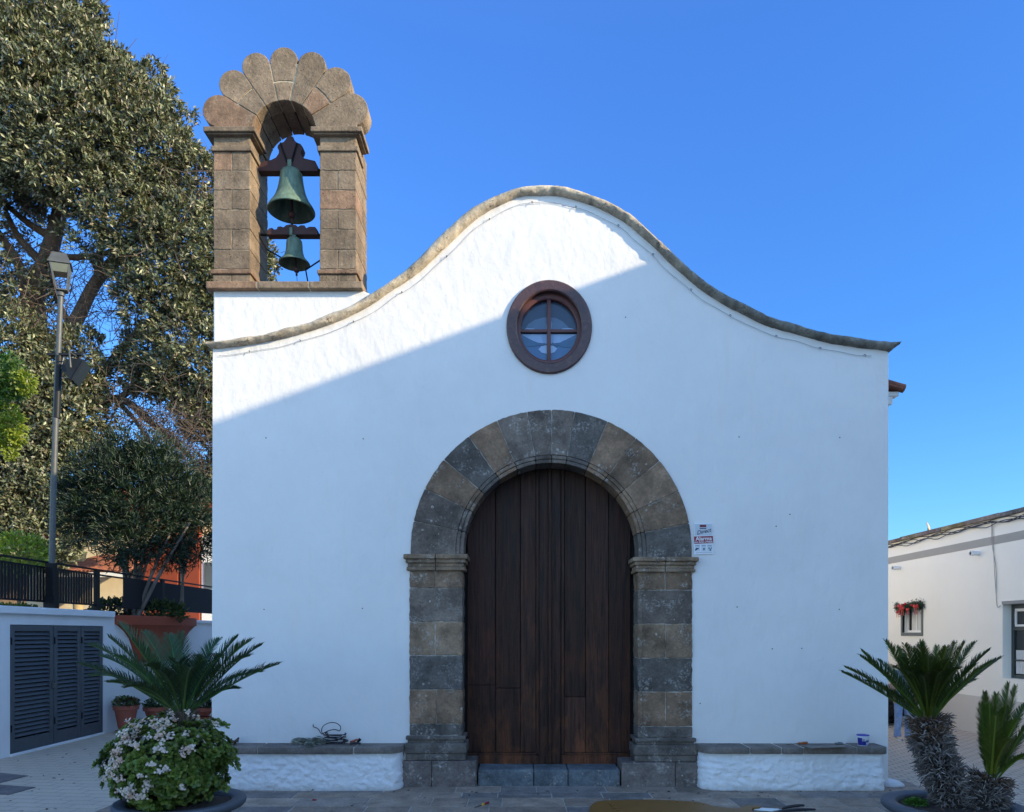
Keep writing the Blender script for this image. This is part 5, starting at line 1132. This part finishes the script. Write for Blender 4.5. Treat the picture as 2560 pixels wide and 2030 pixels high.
for zx, zy in FL:
    # a cluster sits on the outermost leaves of its place on the dome
    fx, fy = .34323*zx, 1530+.34323*zy; near = np.hypot(RPX-fx, RPY-fy) < 16
    yy = (pos[near, 1].min() if near.any() else bc.y-.12)-.028
    Zq = yy+ZF; cx_ = np.array([(.34323*zx-1293)*Zq/F, yy, H-(1530+.34323*zy-1582)*Zq/F])
    nf = R.randrange(13, 19); npet = 5; fc = cx_+Rg.normal(0, .0135, (nf, 3))*np.array([1, .7, .8]); fa = (fc-np.array(bc)); fa = fa/np.linalg.norm(fa, axis=1, keepdims=True)+Rg.normal(0, .35, (nf, 3))+np.array([0, -.3, .2]); fa /= np.linalg.norm(fa, axis=1, keepdims=True)
    a1 = np.cross(fa, [.2, .3, 1]); a1 /= np.linalg.norm(a1, axis=1, keepdims=True); a2 = np.cross(fa, a1); an = np.arange(npet)*1.2566
    d = np.repeat(a1, npet, 0)*np.tile(np.cos(an), nf)[:, None]+np.repeat(a2, npet, 0)*np.tile(np.sin(an), nf)[:, None]+np.repeat(fa, npet, 0)*.35
    col = np.array([[.70, .585, .56]])*np.repeat(Rg.uniform(.75, 1.1, nf), npet)[:, None]
    if R.random() < .3: col = col*np.array([[1, .88, .82]])
    leaf_mesh('flower', np.repeat(fc, npet, 0), d, np.repeat(fa, npet, 0), np.full(nf*npet, .0098), np.full(nf*npet, .0072), col, MT['petal'], jd, True, .08)
# ================================================================= things left on the benches
BT = .434
coil = thing('cable_coil', G(835, 1862, BT), 'coil of black cable with a loop standing up on the left bench', 'cable coil'); c = Vector(G(835, 1858, BT)); bc_ = m_plain('black_rubber', (.012, .010, .014), .5)
m = MB(); R = random.Random(14)
for lp_ in range(11):
    a0_ = R.uniform(0, 6.28); rx_, ry_ = R.uniform(.075, .125), R.uniform(.045, .075); cx_, tz_ = R.uniform(-.015, .03), .012+.095*lp_/11; ph_ = R.uniform(0, 6.28); tl_ = R.uniform(.004, .022)
    m.tube([c+Vector((cx_+rx_*math.cos(a0_+t*.27), ry_*math.sin(a0_+t*.27), tz_+tl_*math.sin(a0_+t*.27+ph_))) for t in range(int(R.uniform(19, 25)))], .0055, 6)
for q in range(3): m.tube(catmull([c+Vector((.06+.02*q, -.03, .05)), c+Vector((.13+.015*q, -.05-.01*q, .035)), c+Vector((.12-.03*q, -.075, .008))], 5), .004, 5)
m.build('coil', bc_, coil, smooth=True)
m = MB(); lp = [(824, 1842), (806, 1833), (806, 1818), (820, 1808), (838, 1807), (851, 1816), (849, 1827), (838, 1824), (824, 1826), (810, 1832), (804, 1835), (795, 1822), (784, 1817), (783, 1811)]
m.tube(catmull([(Vector(P(a, b, -.13+.008*i))) for i, (a, b) in enumerate(lp)], 5), .0045, 6); m.build('loose_end', m_plain('dark_red_cable', (.03, .008, .014), .5), coil, smooth=True)
fb = thing('straw_bundle', G(770, 1862, BT), 'untidy bundle of pale dry fibre lying beside the black cable coil', 'bundle')
n = 700; Rg = np.random.default_rng(6); base = np.array(G(726, 1860, BT))+np.stack([Rg.uniform(0, .30, n), Rg.normal(0, .025, n), np.abs(Rg.normal(.02, .014, n))+.004], 1); d = np.stack([np.ones(n), Rg.normal(0, .3, n), Rg.normal(-.04, .16, n)], 1)
k_ = Rg.random(n) < .12; base[k_, 0] = G(785, 1860, BT)[0]+Rg.normal(0, .03, k_.sum()); base[k_, 1] = -.22; d[k_] = np.stack([Rg.normal(0, .4, k_.sum()), -np.ones(k_.sum()), -Rg.uniform(.1, .7, k_.sum())], 1)
leaf_mesh('fibre', base, d, Rg.normal(0, 1, (n, 3)), Rg.uniform(.04, .10, n), np.full(n, .0032), np.array([[.30, .32, .26]])*Rg.uniform(.4, 1.3, (n, 1)), MT['stub'], fb)
pli = thing('pliers', G(888, 1864, BT), 'small black and orange hand tool at the end of the cable coil', 'tool'); c = Vector(G(874, 1863, BT)); m = MB()
m.tube([c+Vector((0, .0, .014)), c+Vector((.05, .01, .02)), c+Vector((.11, .0, .016))], [.010, .013, .010], 8); m.build('handle', bc_, pli); m = MB(); m.tube([c+Vector((0, .03, .03)), c+Vector((.04, .02, .04)), c+Vector((.075, .03, .055))], [.009, .011, .009], 8); m.build('handle', m_plain('orange_grip', (.28, .06, .015), .5), pli); m = MB(); m.tube([c+Vector((.07, .02, .02)), c+Vector((.1, .03, .06))], [.012, .016], 8); m.build('jaw', MT['iron'], pli)
gl = thing('work_glove', G(580, 1862, BT), 'crumpled brown work glove at the left end of the left bench', 'glove'); c = Vector(G(572, 1862, BT)); m = MB(); m.blob(c+Vector((.02, 0, .022)), .045, 4, .18, 3, 1.3, .8, .5)
for i in range(4): m.tube(catmull([c+Vector((.05, -.02+.016*i, .025)), c+Vector((.085, -.024+.018*i, .045+.006*i)), c+Vector((.105-.006*i, -.03+.02*i, .03+.01*i))], 4), [.012-.0006*j for j in range(9)], 7)
m.tube(catmull([c+Vector((.01, -.03, .03)), c+Vector((.03, -.045, .055)), c+Vector((.05, -.04, .06))], 4), [.011]*9, 7); m.build('fabric', m_plain('brown_leather', (.075, .05, .035), .85, bump=.004, var=.35), gl, smooth=True)
sd = thing('screwdriver', G(1995, 1860, BT), 'orange handled screwdriver lying at the back of the right bench', 'screwdriver')
def driver(t, a, b, hc, m1, m2, r=.011):
    a, b = Vector(a), Vector(b); hpt = a.lerp(b, .55); m = MB(); m.tube([a, a.lerp(b, .03), hpt], [.0015, .0035, .0035], 8); m.build('blade', MT['lamp'], t, smooth=True)
    m = MB(); m.tube([hpt, hpt.lerp(b, .12), hpt.lerp(b, .3), hpt.lerp(b, .75), hpt.lerp(b, .95), b], [r*.6, r, r*.8, r*1.15, r*1.0, r*.5], 10); m.build('handle', hc, t, auto=.9)
driver(sd, G(1966, 1861, BT+.012), G(2019, 1857, BT+.016), m_plain('orange_plastic', (.33, .085, .012), .4), 0, 0, .013)
cbm = m_plain('grey_cardboard', (.17, .15, .13), .9, var=.15)
for i, (q, lab, z) in enumerate((([(2005,1866),(2070,1865),(2046,1871),(2030,1873)], 'small grey board offcut left of the larger one on the right bench', .004), ([(2068,1866),(2118,1866),(2112,1871),(2044,1873)], 'larger grey board offcut near the blue tub on the right bench', .010))):
    pts = [G(a, b, BT) for a, b in q]; m = MB(); m.prism([(p[0], p[1]) for p in pts], BT+z, BT+z+.005, axis='z'); o = m.build('board_offcut', cbm, None, loc=pts[0]); tag(o, lab, 'board', 'board offcuts on the right bench')
m = MB(); c = Vector(G(2098, 1862, BT)); m.blob(c+Vector((0, 0, .012)), .035, 8, .25, 3, 1.3, .8, .35); o = m.build('rag', m_plain('grey_rag', (.12, .13, .13), .95, var=.5, vs=40), None, True, loc=tuple(c)); tag(o, 'small crumpled grey rag behind the board offcuts on the right bench', 'rag')
tub = thing('tub', (bX(2168), -.16, BT), 'small blue and white paint tub with a blue lid on the right bench', 'tub'); c = (tub.location.x, -.16, 0); blu = m_plain('blue_plastic', (.012, .012, .30), .35, var=.08); whp = m_plain('white_plastic', (.62, .65, .70), .4, var=.05)
m = MB(); m.lathe([(.002, BT), (.047, BT), (.049, BT+.004), (.056, BT+.095), (.053, BT+.095)], c, 40); m.build('body', whp, tub, auto=.6)
m = MB(); m.lathe([(.058, BT+.083), (.060, BT+.088), (.060, BT+.096), (.0595, BT+.098)], c, 40); m.build('rim', whp, tub, auto=.8)
m = MB(); m.lathe([(.0595, BT+.097), (.060, BT+.104), (.057, BT+.107), (.052, BT+.105), (.002, BT+.104)], c, 40); m.build('lid', blu, tub, auto=.8)
def wrap(m, a0, a1, z0, z1, col, off): m.col = col; r0 = lambda z: .049+(z-.004)/.091*.007+off; n = 10; vs = []; [vs.extend([(c[0]+r0(z)*math.cos(a0+(a1-a0)*i/n), c[1]+r0(z)*math.sin(a0+(a1-a0)*i/n), BT+z) for z in (z0, z1)]) for i in range(n+1)]; m.add(vs, [(2*i, 2*i+2, 2*i+3, 2*i+1) for i in range(n)])
m = MB(); q = -math.pi/2
wrap(m, q-1.5, q-.55, .006, .078, (.012, .014, .20), .0008); wrap(m, q-.55, q+1.5, .006, .046, (.012, .014, .20), .0008); wrap(m, q+.05, q+1.2, .046, .060, (.02, .025, .10), .0008); wrap(m, q+.15, q+.85, .012, .036, (.5, .55, .68), .0014); wrap(m, q-.5, q-.1, .046, .07, (.25, .3, .36), .0012); wrap(m, q-.0, q+.95, .0505, .0555, (.5, .52, .6), .0014)
m.build('label', VC, tub)
# ================================================================= things on the ground
sd2 = thing('screwdriver', G(1205, 2012), 'small screwdriver with a red and yellow handle on the pavement before the door', 'screwdriver'); a, b = G(1186, 2019, .012), G(1222, 2006, .014); redp = m_plain('red_plastic', (.25, .01, .015), .4)
driver(sd2, a, b, redp, 0, 0, .011); m = MB(); A, B_ = Vector(a), Vector(b); m.tube([A.lerp(B_, .5), A.lerp(B_, .58), A.lerp(B_, .68)], [.0085, .0118, .0115], 10); m.build('collar', m_plain('yellow_plastic', (.5, .28, .02), .4), sd2, smooth=True)
m = MB(); p = G(786, 2003); m.blob((p[0], p[1], .012), .016, 5, .25, 2, 1.5, .7, .6); o = m.build('red_scrap', redp, None, True, loc=p); tag(o, 'tiny red scrap lying on the pavement before the left bench', 'scrap')
# brown cut out board
def g6(x, y): return G(1400+.39889*x, 1780+.39889*y, .03)
out = [(185,640),(184,605),(200,578),(230,560),(300,553),(430,550),(560,548),(700,553),(850,562),(910,572),(960,590),(1030,598),(1090,603),(1120,605),(1140,592),(1170,583),(1220,584),(1262,589),(1250,596),(1205,600),(1200,618),(1230,640)]
op = [g6(*p)[:2] for p in out]; op += [(op[-1][0]-.05, op[-1][1]-.35), (op[0][0]+.6, op[-1][1]-.55), (op[0][0]+.1, op[0][1]-.35)]
def hole2(x, y, rx, ry): cx_, cy_, _ = g6(x, y); return [(cx_+rx*math.cos(a), cy_+ry*math.sin(a)) for a in [i*2*math.pi/14 for i in range(14)]]
bm = bmesh.new(); es = []
for lp in [op]+[hole2(x, y, .024, .022) for x, y in ((316, 576), (328, 588), (343, 604), (366, 619))]+[hole2(x, y, .010, .012) for x, y in ((683, 562), (733, 562), (788, 566), (844, 573), (900, 582))]:
    vs = [bm.verts.new((p[0], p[1], .012)) for p in lp]; es += [bm.edges.new((vs[i], vs[(i+1) % len(vs)])) for i in range(len(vs))]
bmesh.ops.triangle_fill(bm, edges=es, use_beauty=True); r = bmesh.ops.extrude_face_region(bm, geom=bm.faces[:]); bmesh.ops.translate(bm, verts=[g for g in r['geom'] if isinstance(g, bmesh.types.BMVert)], vec=(0, 0, .018)); bmesh.ops.recalc_face_normals(bm, faces=bm.faces[:])
m = MB(); m.bm(bm); o = m.build('cutout_board', m_plain('ochre_painted_board', (.21, .10, .022), .5, var=.18, vs=4, bump=.001), None, loc=(op[0][0]+.6, op[0][1]-.1, 0)); tag(o, 'ochre brown cut out board with round holes lying on the pavement', 'board')
m = MB(); a = [g6(x, y) for x, y in ((1262, 590), (1390, 597), (1330, 609), (1215, 601))]; m.prism([p[:2] for p in a], .010, .016, axis='z'); o = m.build('white_sheet', MT['whitepaint'], None, loc=a[0]); tag(o, 'small white sheet lying at the tip of the ochre board', 'sheet')
for i, (q, lab) in enumerate((([(1330,628),(1400,610),(1500,601),(1600,598)], 'longer thin black strip lying on the pavement beyond the ochre board'), ([(1370,600),(1420,585),(1480,576),(1530,572)], 'shorter thin black strip curving behind the longer one on the pavement'))):
    pts = catmull([Vector(g6(*p)) for p in q], 5); m = MB(); k = len(pts); m.tube([(p.x, p.y, .012) for p in pts], [.004+.012*math.sin(math.pi*min(1, .12+.88*(1-j/(k-1)))) for j in range(k)], 8); o = m.build('strip', bc_, None, loc=tuple(pts[0])); tag(o, lab, 'strip')
# ================================================================= person in the lane
kq = .70; PO = Vector((5.60, 3.24, 0))
per = thing('person', tuple(PO), 'person in light blue jeans and cream shoes standing in the lane behind the cycad', 'person')
def W(p): return PO+Vector((p[0]*kq, p[1]*kq, p[2]*kq))
def skinned(name, vs, es, mat, root=0, sub=2):
    me = bpy.data.meshes.new(name); me.from_pydata([W(v[:3]) for v in vs], es, []); o = finish(name, me, mat, per)
    s = o.modifiers.new('skin', 'SKIN'); 
    if not me.skin_vertices: me.attributes.new if False else None
    for d, v in zip(me.skin_vertices[0].data, vs): d.radius = (v[3]*kq, (v[4] if len(v) > 4 else v[3])*kq)
    me.skin_vertices[0].data[root].use_root = True; s.use_smooth_shade = True
    b = o.modifiers.new('sub', 'SUBSURF'); b.levels = sub; b.render_levels = sub; return o
skin = m_plain('skin', (.42, .25, .18), .55, var=.08)
B = [(0,0,.93,.13,.10),(0,0,1.08,.12,.09),(0,-.01,1.25,.15,.10),(0,0,1.40,.11,.08),(0,0,1.50,.05,.05),(0,-.01,1.58,.065,.075),(0,-.015,1.66,.078,.092),(0,0,1.73,.06,.075),
     (.09,0,.88,.085),(.10,-.01,.50,.055),(.10,.02,.09,.038),(.10,-.11,.03,.035),(-.09,0,.88,.085),(-.105,-.01,.50,.055),(-.11,.02,.09,.038),(-.115,-.11,.03,.035),
     (.17,0,1.40,.055),(.22,.02,1.14,.042),(.22,-.06,.92,.030),(.22,-.08,.86,.034,.02),(-.17,0,1.40,.055),(-.22,.02,1.14,.042),(-.22,-.06,.92,.030),(-.22,-.08,.86,.034,.02)]
E = [(0,1),(1,2),(2,3),(3,4),(4,5),(5,6),(6,7),(0,8),(8,9),(9,10),(10,11),(0,12),(12,13),(13,14),(14,15),(3,16),(16,17),(17,18),(18,19),(3,20),(20,21),(21,22),(22,23)]
for s, w_ in ((1, 19), (-1, 23)):
    for i, (dx, l) in enumerate(((-.022, .070), (-.008, .080), (.007, .074), (.021, .058))):
        n0 = len(B); B += [(s*.22+dx, -.085, .835, .010), (s*.22+dx, -.095, .835-l*.55, .009), (s*.22+dx, -.085, .835-l, .007)]; E += [(w_, n0), (n0, n0+1), (n0+1, n0+2)]
    n0 = len(B); B += [(s*.185, -.095, .86, .011), (s*.172, -.105, .82, .009)]; E += [(w_, n0), (n0, n0+1)]
skinned('body', B, E, skin)
jean = NM('light_blue_denim'); n_ = jean.noise(7, 5, .65); f_ = jean.noise(220, 2); 
jean.set(jean.mix(jean.ramp(n_, (.35, 0.0), (.7, 1.0)), (.17, .26, .46), (.34, .46, .64)), .9, jean.bump(jean.noise(16, 4, .6, v=jean.map((1, 1, 2.2)), dist=.8), 1, .02), spec=.15)
m = MB()
for s in (1, -1):
    path = [(.075*s, .0, .98), (.09*s, -.005, .86), (.098*s, -.01, .70), (.104*s, -.015, .55), (.107*s, -.02, .47), (.108*s, -.005, .36), (.110*s, .01, .22), (.112*s, .012, .12), (.113*s, .008, .055)]; rd = [.10, .098, .086, .076, .074, .070, .066, .068, .074]
    c = catmull([W(p) for p in path], 5); rs = []
    for i in range(len(c)):
        t = i/(len(c)-1)*(len(rd)-1); j = min(len(rd)-2, int(t)); rs.append((rd[j]+(rd[j+1]-rd[j])*(t-j)+.004*math.sin(i*2.3)*(1 if i > 12 else .3))*kq)
    m.tube(c, rs, 18, cap=False)
m.lathe([(.08*kq, .86*kq), (.145*kq, .88*kq), (.155*kq, .95*kq), (.14*kq, 1.02*kq), (.13*kq, 1.04*kq)], tuple(PO), 24, sy=.72); m.build('jeans', jean.m, per, smooth=True)
sh_ = [(0,0,1.00,.145,.11),(0,-.01,1.12,.14,.11),(0,-.01,1.28,.165,.12),(0,0,1.40,.13,.09),(0,0,1.455,.066,.066),(.175,0,1.405,.068),(.215,.015,1.22,.06),(-.175,0,1.405,.068),(-.215,.015,1.22,.06)]
skinned('shirt', sh_, [(0,1),(1,2),(2,3),(3,4),(3,5),(5,6),(3,7),(7,8)], m_plain('grey_shirt', (.32, .34, .38), .9, var=.12))
shoe = m_plain('cream_suede', (.52, .43, .35), .85, var=.12, bump=.002)
for s in (1, -1):
    m = MB(); secs = [(.055, .030, .075), (.03, .040, .085), (-.03, .043, .085), (-.08, .044, .068), (-.13, .046, .052), (-.17, .040, .042), (-.195, .022, .030)]; vs = []; nn = 14
    for y_, w_, h_ in secs:
        for j in range(nn):
            a = 2*math.pi*j/nn; z_ = (.5+.5*math.sin(a)); vs.append(W((.113*s+(.012*s)*(-y_*4)+w_*math.cos(a)*(1-.25*max(0, math.sin(a))), y_, .006+h_*z_)))
    fs = [(i*nn+j, i*nn+(j+1) % nn, (i+1)*nn+(j+1) % nn, (i+1)*nn+j) for i in range(len(secs)-1) for j in range(nn)]+[tuple(range(nn)), tuple((len(secs)-1)*nn+j for j in range(nn-1, -1, -1))]
    m.add(vs, fs); so_ = m.build('shoe', shoe, per, smooth=True); m = MB(); m.prism([tuple(W((.113*s+(.012*s)*(-y_*4)+q*w_*1.04, y_, 0))[:2]) for q in (1, -1) for y_, w_, h_ in (secs if q == 1 else secs[::-1])], .0, .022*kq, axis='z'); m.build('sole', MT['whitepaint'], so_)
m = MB(); m.blob(W((0, .015, 1.69)), .098*kq, 2, .06, 3, .95, 1.0, 1.1); m.build('hair', m_plain('dark_hair', (.03, .02, .015), .6, bump=.004, bs=80), per, smooth=True)
m = MB(); m.tube([W((0, -.10, 1.655)), W((0, -.118, 1.63)), W((0, -.10, 1.622))], [.008*kq, .013*kq, .01*kq], 8); m.build('nose', skin, per, smooth=True)
for s in (1, -1): m = MB(); m.blob(W((.033*s, -.092, 1.66)), .011*kq, 1, 0, 2); m.build('eye', MT['whitepaint'], per, smooth=True)
m = MB(); m.tube([W((-.025, -.096, 1.592)), W((0, -.104, 1.59)), W((.025, -.096, 1.592))], [.003, .006, .003], 6); m.build('mouth', m_plain('lips', (.35, .12, .10), .5), per, smooth=True)
# dark car at the end of the lane
car = thing('parked_car', (5.92, 6.3, 0), 'dark parked car half hidden behind the church corner and the person', 'car'); cp = m_plain('black_car_paint', (.008, .009, .011), .2, var=.1); X0, X1 = 5.27, 6.55; yf = 4.75
m = MB(); m.prism([(yf+.04, .16), (yf, .30), (yf+.02, .46), (yf+.10, .56), (yf+.78, .66), (yf+2.9, .68), (yf+2.98, .5), (yf+2.96, .2), (yf+2.9, .15)], X0, X1, .03, axis='x'); m.build('body', cp, car, auto=.5)
m = MB(); m.prism([(yf+.74, .655), (yf+1.22, 1.0), (yf+1.5, 1.04), (yf+2.3, 1.03), (yf+2.85, .675)], X0+.09, X1-.09, .03, axis='x'); m.build('cabin', cp, car, auto=.5)
m = MB(); a = Vector((0, yf+.76, .70)); b = Vector((0, yf+1.20, 1.0)); n_ = Vector((0, -.012, .012)); m.add([(X0+.17, *(a+n_)[1:]), (X1-.17, *(a+n_)[1:]), (X1-.22, *(b+n_)[1:]), (X0+.22, *(b+n_)[1:])], [(0, 1, 2, 3)]); m.build('windscreen', m_plain('car_glass', (.02, .022, .025), .08), car)
for x in (X0+.02, X1-.30): m = MB(); m.box(x, x+.28, yf-.006, yf+.08, .40, .50, .015); m.build('headlight', m_plain('headlight_glass', (.25, .26, .28), .15), car)
m = MB(); m.box(X0+.44, X1-.44, yf-.012, yf+.0, .25, .33); m.build('number_plate', m_plain('plate', (.4, .4, .38), .5), car)
m = MB(); m.box(X0+.3, X1-.3, yf-.008, yf+.02, .35, .41, .004); m.build('radiator_vent', MT['iron'], car)
for x in (X0+.08, X1-.08):
    for y_ in (yf+.48, yf+2.4):
        m = MB(); M = Matrix.Rotation(math.pi/2, 4, 'Y'); m.lathe([(.15, -.07), (.19, -.07), (.205, -.05), (.205, .05), (.19, .07), (.15, .07)], (x, y_, .205), 28, M=M); w_ = m.build('wheel', bc_, car, auto=.7); m = MB(); m.lathe([(.001, -.072), (.14, -.068), (.15, -.05), (.15, .05), (.14, .068), (.001, .072)], (x, y_, .205), 20, M=M); m.build('rim', MT['lamp'], w_, auto=.7)
# ================================================================= light, camera
w = bpy.data.worlds.new('World'); SC.world = w; w.use_nodes = True; nt = w.node_tree
sky = nt.nodes.new('ShaderNodeTexSky'); sky.sky_type = 'NISHITA'; sky.sun_disc = False
SD = Vector((1, -.40, .367)).normalized()
sky.sun_elevation = math.asin(SD.z); sky.sun_rotation = math.atan2(SD.x, SD.y)
sky.air_density = 1.0; sky.dust_density = .3; sky.ozone_density = 2.5; sky.altitude = 0
bg = nt.nodes['Background']; bg.inputs[1].default_value = .128
# deeper blue away from the sun: the clear northern sky of the photograph
tc = nt.nodes.new('ShaderNodeTexCoord'); sx = nt.nodes.new('ShaderNodeSeparateXYZ'); nt.links.new(tc.outputs['Generated'], sx.inputs[0])
def ramp(src, *st):
    r = nt.nodes.new('ShaderNodeValToRGB'); cr = r.color_ramp; nt.links.new(src, r.inputs[0])
    while len(cr.elements) < len(st): cr.elements.new(.5)
    for e, (p, c) in zip(cr.elements, st): e.position = p; e.color = (*c, 1) if not isinstance(c, (int, float)) else (c, c, c, 1)
    return r.outputs[0]
def mixn(f, a, b, mode='MIX'):
    x = nt.nodes.new('ShaderNodeMix'); x.data_type = 'RGBA'; x.blend_type = mode
    for s_, v in ((x.inputs[0], f), (x.inputs[6], a), (x.inputs[7], b)):
        if hasattr(v, 'is_output'): nt.links.new(v, s_)
        else: s_.default_value = v
    return x.outputs[2]
north = ramp(sx.outputs[2], (0, (.30, .47, .58)), (.12, (.27, .47, .66)), (.35, (.240, .472, .78)), (.62, (.268, .51, .90)), (1, (.5, .7, 1)))
side = ramp(sx.outputs[0], (0, 1.0), (.65, (.76, .84, .84)))
north = mixn(1.0, north, side, 'MULTIPLY')
south = (1.0, 1.08, 1.2, 1)
tint = mixn(ramp(sx.outputs[1], (0, 0.0), (.38, 1.0)), south, north)
nt.links.new(mixn(1.0, sky.outputs[0], tint, 'MULTIPLY'), bg.inputs[0])
sl = bpy.data.lights.new('sun', 'SUN'); sl.energy = 2.3; sl.angle = math.radians(.53); sl.color = (1, .82, .52)
so = bpy.data.objects.new('sun', sl); COL.objects.link(so); so.rotation_euler = SD.to_track_quat('Z', 'Y').to_euler(); so.location = (20, -8, 12)
cam = bpy.data.cameras.new('camera'); co = bpy.data.objects.new('camera', cam); COL.objects.link(co)
co.location = (0, -ZF, H); co.rotation_euler = (math.pi/2, 0, 0)
cam.sensor_width = 36; cam.lens = 36*F/2560; cam.shift_x = (1280-1293)/2560; cam.shift_y = (1582-1015)/2560
cam.clip_end = 4000; cam.clip_start = .05
SC.camera = co
# real-world size: the plan above is drawn at 1 : 1.4
K = 1.4
for o in bpy.data.objects:
    if o.parent is None:
        o.location = o.location*K
        if o.type not in ('CAMERA', 'LIGHT'): o.scale = o.scale*K
SC.view_settings.view_transform = 'Standard'; SC.view_settings.look = 'None'; SC.view_settings.gamma = 1; SC.view_settings.use_curve_mapping = False
SC.view_settings.exposure = 1.8
SC.cycles.max_bounces = 8; SC.cycles.diffuse_bounces = 5; SC.cycles.use_denoising = True
